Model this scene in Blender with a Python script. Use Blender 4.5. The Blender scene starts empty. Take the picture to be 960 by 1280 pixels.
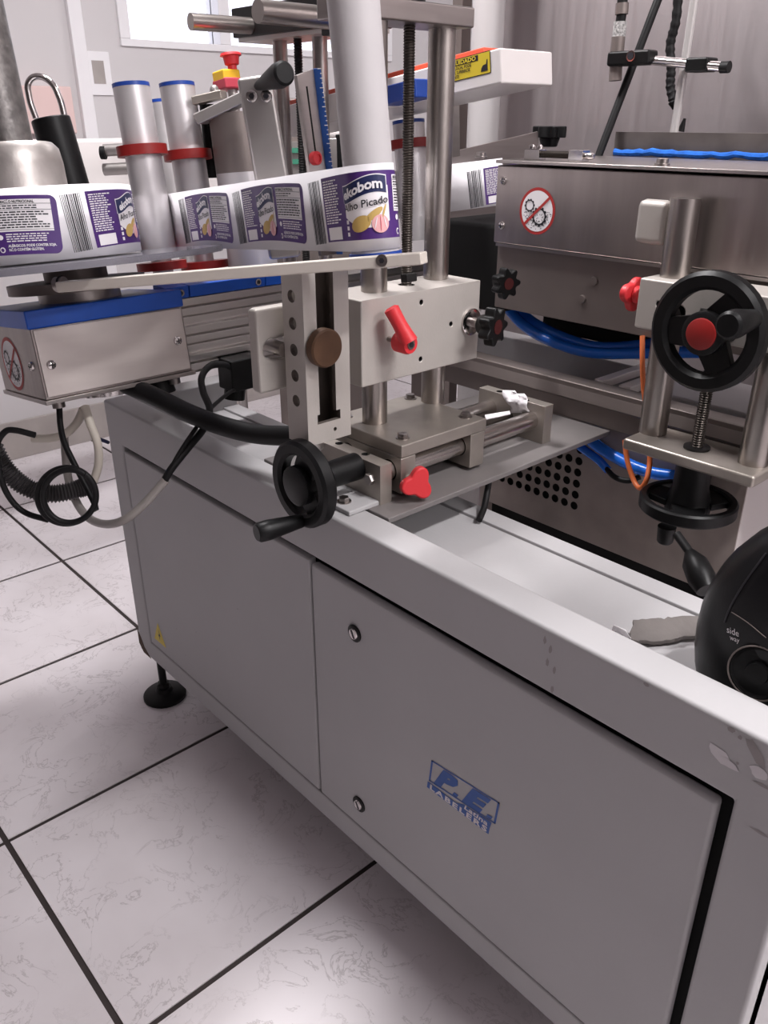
import bpy, bmesh, math, random
from mathutils import Vector, Matrix
random.seed(7)
S = bpy.context.scene
COL = S.collection
R = math.radians

# ---------------------------------------------------------------- camera
FPX = 1028.79; PITCH = R(25.468); YAW = R(42.11); EYE = Vector((0, 0, 1.45))
FH = Vector((-math.cos(YAW), math.sin(YAW), 0)); RT = Vector((math.sin(YAW), math.cos(YAW), 0)); UP = Vector((0, 0, 1))
FW = FH*math.cos(PITCH) - UP*math.sin(PITCH); CU = FH*math.sin(PITCH) + UP*math.cos(PITCH)
cd = bpy.data.cameras.new('camera'); cam = bpy.data.objects.new('camera', cd); COL.objects.link(cam)
cd.sensor_fit = 'VERTICAL'; cd.sensor_height = 24; cd.lens = FPX/1280*24; cd.clip_start = .02
cam.matrix_world = Matrix(((RT.x, CU.x, -FW.x, EYE.x), (RT.y, CU.y, -FW.y, EYE.y), (RT.z, CU.z, -FW.z, EYE.z), (0, 0, 0, 1)))
S.camera = cam

# ---------------------------------------------------------------- world, lights, exposure
W = bpy.data.worlds.new('world'); S.world = W; W.use_nodes = True
W.node_tree.nodes['Background'].inputs[0].default_value = (.95, .93, 1, 1)
W.node_tree.nodes['Background'].inputs[1].default_value = 2.4
S.view_settings.view_transform = 'Standard'; S.view_settings.look = 'None'
S.view_settings.gamma = 1; S.view_settings.use_curve_mapping = False
S.view_settings.exposure = -0.06
LAMPS = [(-1.85, 1.12, .65, 54), (-2.3, 3.2, 1.2, 22), (.3, 1.1, .62, 52), (2.0, 1.4, 1.1, 58), (.3, 3.3, 1.2, 25)]       # ceiling tube fittings along y: x, y, length, power
CEIL = 2.9
def area(name, loc, sx, sy, w, col=(1, .975, .985)):
    l = bpy.data.lights.new(name, 'AREA'); l.shape = 'RECTANGLE'; l.size = sx; l.size_y = sy; l.energy = w; l.color = col
    o = bpy.data.objects.new(name, l); COL.objects.link(o); o.location = loc; return o
for lx, ly, ll, lw in LAMPS: area('tube_light', (lx, ly, CEIL-.08), .14, ll, lw)

# ---------------------------------------------------------------- helpers: rays from a photo pixel to a known plane
def ray(px, py): return RT*(px-480) - CU*(py-640) + FW*FPX
def Px(px, py, x): d = ray(px, py); return EYE + d*((x-EYE.x)/d.x)
def Py(px, py, y): d = ray(px, py); return EYE + d*((y-EYE.y)/d.y)
def Pz(px, py, z): d = ray(px, py); return EYE + d*((z-EYE.z)/d.z)
def Pd(px, py, D): d = ray(px, py); return EYE + d*(D/d.dot(FH))
def proj(p):
    d = Vector(p)-EYE; z = d.dot(FW); return 480+FPX*d.dot(RT)/z, 640-FPX*d.dot(CU)/z
V = Vector
XA, YA, ZA = V((1, 0, 0)), V((0, 1, 0)), V((0, 0, 1))

# ---------------------------------------------------------------- materials
def lin(c): return tuple(((x/255)/12.92 if x/255 <= .04045 else ((x/255+.055)/1.055)**2.4) for x in c) + (1,)
MATS = {}
def mat(name, rgb, rough=.5, metal=0, bump=None, var=None, brushed=None, coat=0, trans=0, emit=None, ior=1.45, spec=None):
    m = bpy.data.materials.new(name); m.use_nodes = True; nt = m.node_tree; b = nt.nodes['Principled BSDF']
    b.inputs['Base Color'].default_value = lin(rgb); b.inputs['Roughness'].default_value = rough; b.inputs['Metallic'].default_value = metal
    b.inputs['Coat Weight'].default_value = coat; b.inputs['Transmission Weight'].default_value = trans; b.inputs['IOR'].default_value = ior
    if spec is not None: b.inputs['Specular IOR Level'].default_value = spec
    if emit: b.inputs['Emission Color'].default_value = lin(emit[0]); b.inputs['Emission Strength'].default_value = emit[1]
    tc = nt.nodes.new('ShaderNodeTexCoord')
    def noise(scale, stretch=(1, 1, 1), detail=4):
        mp = nt.nodes.new('ShaderNodeMapping'); mp.inputs['Scale'].default_value = stretch
        n = nt.nodes.new('ShaderNodeTexNoise'); n.inputs['Scale'].default_value = scale; n.inputs['Detail'].default_value = detail
        nt.links.new(tc.outputs['Object'], mp.inputs['Vector']); nt.links.new(mp.outputs['Vector'], n.inputs['Vector']); return n
    if var:
        n = noise(var[0], var[2] if len(var) > 2 else (1, 1, 1), 5); rmp = nt.nodes.new('ShaderNodeValToRGB')
        c = lin(rgb); a = var[1]
        rmp.color_ramp.elements[0].position = .3; rmp.color_ramp.elements[1].position = .7
        rmp.color_ramp.elements[0].color = (c[0]*(1-a), c[1]*(1-a), c[2]*(1-a), 1); rmp.color_ramp.elements[1].color = c
        nt.links.new(n.outputs[0], rmp.inputs[0]); nt.links.new(rmp.outputs[0], b.inputs['Base Color'])
    if brushed:
        n = noise(brushed[0], brushed[1], 3); mr = nt.nodes.new('ShaderNodeMapRange')
        mr.inputs['To Min'].default_value = max(.05, rough-brushed[2]); mr.inputs['To Max'].default_value = rough+brushed[2]
        nt.links.new(n.outputs[0], mr.inputs['Value']); nt.links.new(mr.outputs[0], b.inputs['Roughness'])
    if bump:
        n = noise(bump[0], bump[2] if len(bump) > 2 else (1, 1, 1), 5); bp = nt.nodes.new('ShaderNodeBump')
        bp.inputs['Strength'].default_value = bump[1]; bp.inputs['Distance'].default_value = .002
        nt.links.new(n.outputs[0], bp.inputs['Height']); nt.links.new(bp.outputs[0], b.inputs['Normal'])
    MATS[name] = m; return m
mat('grey_paint', (174, 172, 173), .55, bump=(180, .12), var=(3, .08), spec=.35)
mat('dark_void', (14, 13, 13), .9)  # near-black: shade inside holes, gaps and recesses is put into the colour
mat('steel', (165, 158, 155), .33, 1, brushed=(6, (1, 1, 30), .09), var=(5, .12, (1, 1, 12)))
mat('steel_bright', (206, 197, 193), .5, .75, brushed=(6, (1, 1, 30), .06), var=(5, .06, (1, 1, 8)))
mat('steel_sheet', (166, 157, 154), .36, 1, brushed=(5, (25, 1, 1), .10), var=(4, .22, (6, 1, .6)))
mat('steel_wall', (184, 176, 177), .5, 1, brushed=(3, (20, 1, 1), .08), var=(2, .16, (3, 1, .5)))
mat('vent_steel', (178, 166, 159), .5, .2, var=(7, .35), bump=(60, .1))
mat('steel_dirty', (128, 120, 116), .5, .8, var=(9, .45), bump=(60, .2))
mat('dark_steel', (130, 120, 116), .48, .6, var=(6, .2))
mat('chrome', (205, 200, 198), .14, 1)
mat('rod', (172, 165, 160), .3, 1, var=(10, .15))
mat('chrome_rod', (214, 208, 204), .26, 1)
mat('alu', (188, 183, 180), .38, .85, var=(8, .1))
mat('alu_bright', (216, 212, 210), .3, 1)
mat('pipe_grey', (178, 174, 174), .4)
mat('alu_matt', (184, 178, 172), .5, .35, var=(10, .1), bump=(220, .1))
mat('bare_plate', (174, 166, 158), .42, .75, var=(10, .3))
mat('hub_alu', (186, 180, 176), .42, .9, var=(18, .35), bump=(70, .25))
mat('black_plastic', (12, 12, 13), .42, bump=(160, .1), spec=.3)
mat('black_gloss', (9, 9, 12), .34, bump=(400, .06), spec=.35)
mat('black_rubber', (18, 17, 18), .55, spec=.3)
mat('black_iron', (26, 24, 24), .5, .3, var=(20, .3))
mat('thread', (74, 68, 64), .4, .9)
mat('red_plastic', (204, 48, 54), .45)
mat('red_dark', (138, 26, 24), .45)
mat('orange', (205, 82, 58), .5)
mat('orange_cable', (214, 112, 62), .45)
mat('yellow', (240, 190, 50), .45)
mat('pink_red', (196, 70, 86), .45)
mat('blue_paint', (24, 84, 186), .35, var=(12, .15))
mat('blue_hose', (36, 116, 232), .22, coat=.3)
mat('blue_cap', (30, 66, 150), .4)
mat('blue_ink', (42, 82, 152), .5)
mat('pale_pink', (224, 196, 192), .6)
mat('navy', (32, 40, 82), .45)
mat('purple', (74, 42, 112), .42)
mat('paper', (236, 232, 234), .5)
mat('paper_white', (228, 225, 228), .45)
mat('core_paper', (184, 180, 181), .6, var=(14, .05), bump=(90, .12))
mat('shaded_alu', (104, 96, 90), .55, .3)  # arm metal darkened: interior shade of the slot and holes as colour
mat('bar_grey', (202, 194, 185), .45, bump=(160, .05))
mat('satin_alu', (206, 202, 203), .42, .55, var=(9, .06))
mat('shaft_alu', (132, 128, 126), .45, .8, var=(60, .5), bump=(120, .3))
mat('cap_red', (58, 14, 14), .5)
mat('conduit', (58, 55, 56), .5)
mat('ink', (34, 32, 38), .5)
mat('tan', (196, 164, 96), .5)
mat('garlic', (224, 168, 170), .5)
mat('white_plastic', (216, 210, 208), .35, bump=(120, .05))
mat('white_wall', (212, 208, 209), .7, var=(1.2, .07), bump=(40, .1))
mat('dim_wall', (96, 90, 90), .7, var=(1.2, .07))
mat('plate_grey', (122, 117, 116), .45, .2, var=(8, .15))
mat('plinth', (176, 168, 164), .45, var=(6, .2))
mat('white_frame', (238, 236, 238), .4)
mat('acrylic', (150, 148, 158), .12, 0, trans=.6, ior=1.49)
mat('glass', (235, 238, 245), .03, 0, trans=.95, ior=1.02)
mat('brown', (92, 66, 48), .55, .35, var=(20, .35))
mat('yellow_sign', (206, 182, 50), .5)
mat('red_ink', (170, 48, 46), .5)
mat('green', (60, 128, 104), .5)
mat('blue_cloth', (40, 112, 214), .9, bump=(120, .8), var=(60, .4))
mat('cardboard', (118, 112, 109), .85, var=(18, .35, (1, 1, 1)), bump=(90, .3))
mat('grey_tube', (146, 140, 136), .4)
mat('cream_cable', (206, 198, 186), .5)
mat('chip', (206, 202, 204), .6)
mat('smudge', (146, 140, 139), .6)
mat('rust', (92, 70, 56), .8, var=(60, .5))
mat('silver_label', (196, 194, 192), .5, var=(260, .8))
mat('tube_glow', (255, 250, 252), .5, emit=((255, 247, 250), 9))
mat('grout', (62, 54, 53), .85, var=(30, .3))
mat('clear_rod', (190, 186, 184), .18, .3)
def tile_material():
    m = bpy.data.materials.new('floor_tile'); m.use_nodes = True; nt = m.node_tree; b = nt.nodes['Principled BSDF']
    g = nt.nodes.new('ShaderNodeNewGeometry')
    n1 = nt.nodes.new('ShaderNodeTexNoise'); n1.inputs['Scale'].default_value = 9; n1.inputs['Detail'].default_value = 8; n1.inputs['Roughness'].default_value = .62
    n1.inputs['Distortion'].default_value = .7
    n2 = nt.nodes.new('ShaderNodeTexNoise'); n2.inputs['Scale'].default_value = 2.6; n2.inputs['Detail'].default_value = 4
    n3 = nt.nodes.new('ShaderNodeTexNoise'); n3.inputs['Scale'].default_value = 5; n3.inputs['Detail'].default_value = 2
    for n in (n1, n2, n3): nt.links.new(g.outputs['Position'], n.inputs['Vector'])
    s = nt.nodes.new('ShaderNodeMath'); s.operation = 'SUBTRACT'; s.inputs[1].default_value = .5; nt.links.new(n1.outputs[0], s.inputs[0])
    a = nt.nodes.new('ShaderNodeMath'); a.operation = 'ABSOLUTE'; nt.links.new(s.outputs[0], a.inputs[0])
    r = nt.nodes.new('ShaderNodeValToRGB'); r.color_ramp.elements[0].position = 0; r.color_ramp.elements[0].color = (1, 1, 1, 1)
    r.color_ramp.elements[1].position = .013; r.color_ramp.elements[1].color = (0, 0, 0, 1); nt.links.new(a.outputs[0], r.inputs[0])
    r3 = nt.nodes.new('ShaderNodeValToRGB'); r3.color_ramp.elements[0].position = .36; r3.color_ramp.elements[1].position = .56; nt.links.new(n3.outputs[0], r3.inputs[0])
    ml = nt.nodes.new('ShaderNodeMath'); ml.operation = 'MULTIPLY'; nt.links.new(r.outputs[0], ml.inputs[0]); nt.links.new(r3.outputs[0], ml.inputs[1])
    m2 = nt.nodes.new('ShaderNodeMath'); m2.operation = 'MULTIPLY'; m2.inputs[1].default_value = .5; nt.links.new(ml.outputs[0], m2.inputs[0])
    base = nt.nodes.new('ShaderNodeValToRGB'); base.color_ramp.elements[0].position = .3; base.color_ramp.elements[0].color = lin((208, 201, 203))
    base.color_ramp.elements[1].position = .65; base.color_ramp.elements[1].color = lin((228, 222, 225)); nt.links.new(n2.outputs[0], base.inputs[0])
    mx = nt.nodes.new('ShaderNodeMix'); mx.data_type = 'RGBA'; mx.inputs['B'].default_value = lin((140, 130, 131))
    nt.links.new(m2.outputs[0], mx.inputs['Factor']); nt.links.new(base.outputs[0], mx.inputs['A']); nt.links.new(mx.outputs['Result'], b.inputs['Base Color'])
    b.inputs['Roughness'].default_value = .38
    MATS['floor_tile'] = m
tile_material()

# ---------------------------------------------------------------- mesh builder
ROOT = {}
def perp(n):
    n = n.normalized(); a = ZA if abs(n.z) < .9 else XA
    u = a.cross(n).normalized(); return u, n.cross(u)
class MB:
    def __init__(s, m=None): s.v = []; s.f = []; s.mi = []; s.mats = []; s.cur = 0; m and s.use(m)
    def use(s, m):
        if m not in s.mats: s.mats.append(m)
        s.cur = s.mats.index(m); return s
    def add(s, vs, fs):
        o = len(s.v); s.v += [V(p) for p in vs]; s.f += [tuple(i+o for i in f) for f in fs]; s.mi += [s.cur]*len(fs); return s
    def obox(s, c, ax, h):
        c = V(c); vs = [c + ax[0]*(h[0]*i) + ax[1]*(h[1]*j) + ax[2]*(h[2]*k) for i in (-1, 1) for j in (-1, 1) for k in (-1, 1)]
        return s.add(vs, [(0, 1, 3, 2), (4, 6, 7, 5), (0, 4, 5, 1), (2, 3, 7, 6), (0, 2, 6, 4), (1, 5, 7, 3)])
    def box(s, x0, x1, y0, y1, z0, z1):
        return s.obox(((x0+x1)/2, (y0+y1)/2, (z0+z1)/2), (XA, YA, ZA), (abs(x1-x0)/2, abs(y1-y0)/2, abs(z1-z0)/2))
    def lathe(s, c, n, prof, seg=24, cap0=True, cap1=True):
        c = V(c); n = V(n).normalized(); u, w = perp(n); vs = []; fs = []
        for h, r in prof:
            for i in range(seg):
                a = 2*math.pi*i/seg; vs.append(c + n*h + u*(r*math.cos(a)) + w*(r*math.sin(a)))
        for k in range(len(prof)-1):
            for i in range(seg):
                j = (i+1) % seg; fs.append((k*seg+i, k*seg+j, (k+1)*seg+j, (k+1)*seg+i))
        if cap0: fs.append(tuple(range(seg))[::-1])
        if cap1: fs.append(tuple((len(prof)-1)*seg+i for i in range(seg)))
        return s.add(vs, fs)
    def cyl(s, a, b, r, r2=None, seg=24):
        a = V(a); b = V(b); L = (b-a).length; return s.lathe(a, b-a, [(0, r), (L, r if r2 is None else r2)], seg)
    def ring(s, c, n, R_, r_, w, seg=40):        # flat ring: outer R_, inner r_, width w along n
        c = V(c); e = min(w, R_-r_)*.22
        pr = [(-w/2, r_+e), (-w/2, R_-e), (-w/2+e, R_), (w/2-e, R_), (w/2, R_-e), (w/2, r_+e), (w/2-e, r_), (-w/2+e, r_), (-w/2, r_+e)]
        return s.lathe(c, n, pr, seg, False, False)
    def hexa(s, c, n, r, h): return s.lathe(c, n, [(0, r), (h*.85, r), (h, r*.9)], 6)
    def tube(s, pts, r, seg=10, cap=True):
        pts = [V(p) for p in pts]; n = len(pts); rs = r if isinstance(r, list) else [r]*n
        t0 = (pts[1]-pts[0]).normalized(); u, w = perp(t0); vs = []; fs = []
        for k in range(n):
            t = (pts[min(k+1, n-1)]-pts[max(k-1, 0)]).normalized()
            u = (u - t*u.dot(t)).normalized(); w = t.cross(u)
            for i in range(seg):
                a = 2*math.pi*i/seg; vs.append(pts[k] + u*(rs[k]*math.cos(a)) + w*(rs[k]*math.sin(a)))
        for k in range(n-1):
            for i in range(seg):
                j = (i+1) % seg; fs.append((k*seg+i, k*seg+j, (k+1)*seg+j, (k+1)*seg+i))
        if cap: fs += [tuple(range(seg))[::-1], tuple((n-1)*seg+i for i in range(seg))]
        return s.add(vs, fs)
    def prism(s, poly, off):
        n = len(poly); off = V(off); a = [V(p) for p in poly]
        vs = a + [p+off for p in a]
        return s.add(vs, [tuple(range(n))[::-1], tuple(range(n, 2*n))] + [(i, (i+1) % n, (i+1) % n+n, i+n) for i in range(n)])
    def sphere(s, c, rx, ry=None, rz=None, seg=16, rings=10):
        ry = ry or rx; rz = rz or rx; vs = []; fs = []
        for k in range(1, rings):
            t = math.pi*k/rings
            for i in range(seg):
                a = 2*math.pi*i/seg; vs.append(V(c)+V((rx*math.sin(t)*math.cos(a), ry*math.sin(t)*math.sin(a), rz*math.cos(t))))
        for k in range(rings-2):
            for i in range(seg):
                j = (i+1) % seg; fs.append((k*seg+i, (k+1)*seg+i, (k+1)*seg+j, k*seg+j))
        fs += [tuple(range(seg)), tuple((rings-2)*seg+i for i in range(seg))[::-1]]
        return s.add(vs, fs)
    def mesh(s, name, Minv=None, ang=38, recalc=True):
        me = bpy.data.meshes.new(name); vs = s.v if Minv is None else [Minv @ p for p in s.v]
        me.from_pydata([tuple(p) for p in vs], [], s.f)
        for m in s.mats: me.materials.append(MATS[m])
        me.polygons.foreach_set('material_index', s.mi)
        if recalc:
            bm = bmesh.new(); bm.from_mesh(me); bmesh.ops.recalc_face_normals(bm, faces=bm.faces); bm.to_mesh(me); bm.free()
        me.polygons.foreach_set('use_smooth', [True]*len(me.polygons)); me.set_sharp_from_angle(angle=R(ang)); me.update(); return me
    def build(s, name, parent=None, bevel=0, base=None, label=None, cuts=None, ang=38, recalc=True):
        Mw = ROOT[parent.name] if parent else Matrix.Translation(V(base) if base is not None else V((0, 0, 0)))
        me = s.mesh(name, Mw.inverted(), ang, recalc)
        if cuts: me = boolean(me, cuts.mesh('cut', Mw.inverted()), name, ang)
        o = bpy.data.objects.new(name, me); COL.objects.link(o)
        if parent: o.parent = parent
        else: o.matrix_world = Mw
        ROOT[o.name] = Mw
        if bevel:
            b = o.modifiers.new('bevel', 'BEVEL'); b.width = bevel; b.segments = 2; b.limit_method = 'ANGLE'; b.angle_limit = R(40); b.harden_normals = True
        if label: o['label'] = label
        return o
def boolean(me, cut, name, ang):
    a = bpy.data.objects.new('tmp_a', me); b = bpy.data.objects.new('tmp_b', cut); COL.objects.link(a); COL.objects.link(b)
    md = a.modifiers.new('b', 'BOOLEAN'); md.operation = 'DIFFERENCE'; md.solver = 'EXACT'; md.object = b; md.use_self = True
    try: md.material_mode = 'TRANSFER'
    except Exception: pass
    dg = bpy.context.evaluated_depsgraph_get(); out = bpy.data.meshes.new_from_object(a.evaluated_get(dg)); out.name = name
    bpy.data.objects.remove(a); bpy.data.objects.remove(b)
    out.polygons.foreach_set('use_smooth', [True]*len(out.polygons)); out.set_sharp_from_angle(angle=R(ang)); return out
def tag(o, label, cat, group=None): o['label'] = label; o['category'] = cat; group and o.__setitem__('group', group); return o
def thing(name, label, cat, loc=(0, 0, 0), group=None):
    o = bpy.data.objects.new(name, None); COL.objects.link(o); o.location = loc; o.empty_display_size = .05
    ROOT[o.name] = Matrix.Translation(V(loc)); return tag(o, label, cat, group)
def struct(o): o['kind'] = 'structure'; return o
def spline(pts, n=10):
    pts = [V(p) for p in pts]; out = []; P = [pts[0]*2-pts[1]] + pts + [pts[-1]*2-pts[-2]]
    for i in range(1, len(P)-2):
        for k in range(n):
            t = k/n; a, b, c, d = P[i-1], P[i], P[i+1], P[i+2]
            out.append(.5*((2*b)+(c-a)*t+(2*a-5*b+4*c-d)*t*t+(3*b-a-3*c+d)*t**3))
    return out + [pts[-1]]
def text2d(txt, size, bold=0, shear=0, spacing=1, wide=1):
    cu = bpy.data.curves.new('t', 'FONT'); cu.body = txt; cu.size = size; cu.offset = bold; cu.shear = shear; cu.space_character = spacing; cu.resolution_u = 2
    o = bpy.data.objects.new('t', cu); COL.objects.link(o); dg = bpy.context.evaluated_depsgraph_get()
    me = bpy.data.meshes.new_from_object(o.evaluated_get(dg)); bpy.data.objects.remove(o)
    vs = [(v.co.x*wide, v.co.y) for v in me.vertices]; fs = [tuple(p.vertices) for p in me.polygons]; bpy.data.meshes.remove(me)
    return vs, fs
def put(mb, shape, fn): mb.add([fn(x, y) for x, y in shape[0]], shape[1])
def width(sh): return max(p[0] for p in sh[0]) if sh[0] else 0

# ================================================================ the room
X0, X1, Y0, Y1 = -3.87, 2.6, -2.6, 4.4
TS = .5905
fl = struct(MB('grout').box(X0, X1, Y0, Y1, -.05, -.003).build('floor'))
tm = MB('floor_tile').box(-TS/2+.006, TS/2-.006, -.31+.006, .31-.006, -.02, 0).mesh('tile')
GX, GY = -1.556, .274      # a grout crossing
i = 0
for a in range(-4, 8):
    for b in range(-5, 7):
        cx = GX+(a+.5)*TS; cy = GY+(b+.5)*.62
        if cx-.3 < X0-.3 or cx > X1 or cy < Y0 or cy > Y1: continue
        o = bpy.data.objects.new('tile', tm); COL.objects.link(o); o.parent = fl; o.location = (cx, cy, 0)
# left wall with a window opening
wy0, wy1, wz0, wz1 = 1.93, 3.55, 1.745, 2.55
wl = MB('white_wall')
wl.box(X0-.12, X0, Y0, wy0, 0, CEIL).box(X0-.12, X0, wy1, Y1, 0, CEIL).box(X0-.12, X0, wy0, wy1, 0, wz0).box(X0-.12, X0, wy0, wy1, wz1, CEIL)
struct(wl.build('wall_left'))
struct(MB('white_wall').box(X0-.12, X1+.12, Y1, Y1+.12, 0, CEIL).build('wall_back'))
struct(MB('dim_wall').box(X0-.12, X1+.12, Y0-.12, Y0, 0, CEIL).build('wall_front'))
struct(MB('white_wall').box(X1, X1+.12, Y0, Y1, 0, CEIL).build('wall_right'))
struct(MB('white_wall').box(X0-.12, X1+.12, Y0-.12, Y1+.12, CEIL, CEIL+.1).build('ceiling'))
struct(MB('plinth').box(X0, X0+.014, Y0, Y1, 0, .18).build('baseboard_left', bevel=.003))
w1 = struct(MB('white_frame').build('window_1')); ROOT[w1.name] = Matrix()
wf = MB('white_frame')
for a, b in ((wy0, wy0+.05), (2.44, 2.5), (wy1-.05, wy1)): wf.box(X0-.1, X0+.012, a, b, wz0+.03, wz1-.04)
wf.box(X0-.1, X0+.012, wy0, wy1, wz0, wz0+.03).box(X0-.1, X0+.012, wy0, wy1, wz1-.04, wz1)
wf.build('window_frame', w1, .003)
for a, b in ((wy0+.05, 2.44), (2.5, wy1-.05)): MB('glass').box(X0-.06, X0-.052, a, b, wz0+.03, wz1-.04).build('pane', w1)
tr = MB('white_frame'); struct(tr.box(X0, X0+.03, 1.70, 1.76, .18, CEIL).build('trim_1', bevel=.004))

LNAME = ('above the label reel', 'near the window', 'above the black appliance', 'by the right wall', 'behind the stainless enclosure')
for (lx, ly, ll, lw), nm in zip(LAMPS, LNAME):
    t = thing('ceiling_light', 'white twin tube light fitting on the ceiling '+nm, 'ceiling light', (lx, ly, CEIL), 'tube lights on the ceiling')
    MB('white_frame').box(lx-.11, lx+.11, ly-ll/2-.04, ly+ll/2+.04, CEIL-.05, CEIL).build('housing', t, .006)
    for q in (-.045, .045): MB('tube_glow').cyl((lx+q, ly-ll/2, CEIL-.062), (lx+q, ly+ll/2, CEIL-.062), .013, seg=12).build('tube', t)

# ================================================================ base cabinet
cab = thing('machine_cabinet', 'grey painted steel machine base cabinet with two flush doors standing on levelling feet', 'cabinet', (-1.0, .76, 0))
cx0, cx1, cy0, cy1, cz0, cz1 = -1.832, -.182, .76, 1.09, .146, .855
cut = MB('grey_paint').box(cx0+.074, -.254, .70, .79, .204, .757)
MB('grey_paint').box(cx0, cx1, cy0, .822, cz0, cz1).build('front_frame', cab, .006, cuts=cut)
MB('dark_void').box(cx0+.074, -.254, .782, .79, .204, .757).build('door_gap_shade', cab)  # black backing sheet that paints the shade in the door gaps
MB('grey_paint').box(cx0, cx0+.004, .79, cy1, cz0, .757).build('side_panel', cab)
MB('grey_paint').box(cx1-.004, cx1, .79, cy1, cz0, .757).build('side_panel', cab)
MB('grey_paint').box(cx0, cx1, cy1-.004, cy1, cz0, .757).build('back_panel', cab)
MB('grey_paint').box(cx0, cx0+.06, .822, cy1, .757, cz1-.0005).build('side_rail', cab, .004)
MB('grey_paint').box(cx1-.05, cx1, .822, cy1, .757, .78).build('side_rail', cab, .004)
tray = MB('grey_paint').box(cx0+.06, cx1-.05, .822, 1.055, .772, .78)
tray.build('tray', cab, label='shallow light grey tray behind the front rail')
MB('grey_paint').box(cx0+.06, cx1-.05, 1.047, cy1, .757, .786).build('tray_ledge', cab, .002)
dl = MB('grey_paint').box(-1.752, -1.0375, .7585, .776, .209, .7475).build('door', cab, .004, label='left flush door without locks')
dr = MB('grey_paint').box(-1.0335, -.269, .7585, .776, .207, .743)  .build('door', cab, .006, label='right door with two slotted locks and a blue maker logo')
for px, py in ((443.5, 791.5), (449, 1005)):
    c = Py(px, py, .758)
    lk = MB('black_iron').lathe(c+V((0, .004, 0)), -YA, [(0, .0165), (.006, .0165), (.0075, .014)], 24).build('lock', dr)
    ROOT[lk.name] = ROOT[cab.name]
    MB('chrome').lathe(c-V((0, .0032, 0)), -YA, [(0, .0105), (.0022, .0095)], 20).use('ink').obox(c-V((0, .0056, 0)), (V((math.cos(.5), 0, math.sin(.5))), YA, V((-math.sin(.5), 0, math.cos(.5)))), (.0016, .0004, .0085)).build('lock_core', dr)
# maker logo printed on the right door
LG = Py(541, 951, .758)
def logo(u, v): return V((LG.x+u+.1*v, .7578, LG.z+v))
lg = MB('blue_ink')
def quad(mb, fn, u0, u1, v0, v1): mb.add([fn(u0, v0), fn(u1, v0), fn(u1, v1), fn(u0, v1)], [(0, 1, 2, 3)])
def frame2(mb, fn, u0, u1, v0, v1, w):
    quad(mb, fn, u0, u1, v1-w, v1); quad(mb, fn, u0, u1, v0, v0+w); quad(mb, fn, u0, u0+w*1.6, v0, v1); quad(mb, fn, u1-w*1.6, u1, v0, v1)
def lf(u, v): return logo(u, v+.095*u)
frame2(lg, lf, -.003, .141, -.0475, 0, .0024)
for t_, u_, w_ in (('P', .008, .05), ('E', .07, .055)):
    tx = text2d(t_, .052, .0035, .3, 1, 1); m0 = min(p[0] for p in tx[0]); m1 = max(p[0] for p in tx[0])
    put(lg, tx, lambda x, y, u_=u_, w_=w_: lf(u_+(x-m0)/(m1-m0)*w_, -.0425+y*.98))
for u_ in (.05, .121): lg.add([lf(u_, -.044), lf(u_+.010, -.044), lf(u_+.0125, -.037), lf(u_+.0025, -.037)], [(0, 1, 2, 3)])
quad(lg, logo, -.005, .132, -.0645, -.0505)
lg.add([logo(.06, -.0505), logo(.132, -.0505), logo(.1335, -.0365), logo(.075, -.0425)], [(0, 1, 2, 3)])
lg.use('chip')
def logo2(u, v): p = logo(u, v); p.y -= .0003; return p
tx = text2d('LABELERS', .0150, .0006, 0, 1.3); w_ = width(tx); put(lg, tx, lambda x, y: logo2(.001+x*.127/w_, -.063+y))
tx = text2d('Latina', .0145, .0004, .1, 1.05); w_ = width(tx); put(lg, tx, lambda x, y: logo2(.077+x*.05/w_, -.0495+y))
lg.build('maker_logo', dr, recalc=False)
# warning sticker on the left door
c = Py(196, 800, .758)
def wst(u, v): return V((c.x+u, .7579, c.z+v))
ws = MB('yellow_sign').add([wst(-.012, 0), wst(.05, 0), wst(.019, .062)], [(0, 1, 2)]); ws.use('ink')
ws.add([V((p.x, .7576, p.z)) for p in (wst(.020, .008), wst(.014, .026), wst(.020, .026), wst(.017, .044), wst(.026, .022), wst(.020, .022))], [(0, 1, 2, 3, 4, 5)])
ws.build('warning_sticker', dl, recalc=False)
# wear: chipped paint and smudges with shapes of their own
def blob(mb, px, py, rx, rz, y=.7595, n=11, seed=0, sk=0):
    rd = random.Random(seed); c = Py(px, py, y); vs = []
    for k in range(n):
        a = 2*math.pi*k/n; q = rd.uniform(.7, 1.05); vs.append(V((c.x+rx*q*math.cos(a)+sk*rz*q*math.sin(a), y, c.z+rz*q*math.sin(a))))
    mb.add(vs, [tuple(range(n))])
ch = MB('chip'); blob(ch, 899, 943, .012, .012, seed=2, sk=-.5); blob(ch, 911, 955, .012, .006, y=.7591, seed=3, sk=-.6); blob(ch, 948, 966, .011, .008, seed=5)
ch.use('smudge'); blob(ch, 914, 912, .005, .004, seed=6); blob(ch, 945, 942, .01, .018, seed=7, sk=-.7); blob(ch, 953, 982, .012, .0022, seed=8); blob(ch, 950, 1041, .013, .0022, seed=9)
blob(ch, 808, 856, .0045, .003, seed=10); blob(ch, 925, 922, .003, .003, seed=14); blob(ch, 922, 954, .002, .002, seed=15)
for k, (px, py) in enumerate(((688, 812), (693, 838), (681, 800), (690, 862), (684, 828))): blob(ch, px, py, .0028, .007, seed=20+k)
ch.build('paint_wear', cab, recalc=False)['kind'] = 'stuff'
sp = MB('smudge')
for k, (px, py) in enumerate(((221, 786), (245, 790), (297, 761), (271, 813), (232, 819), (251, 650))): blob(sp, px, py, .0016, .003, y=.7578, seed=40+k, n=7)
sp.build('paint_wear', dl, recalc=False)['kind'] = 'stuff'
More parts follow.
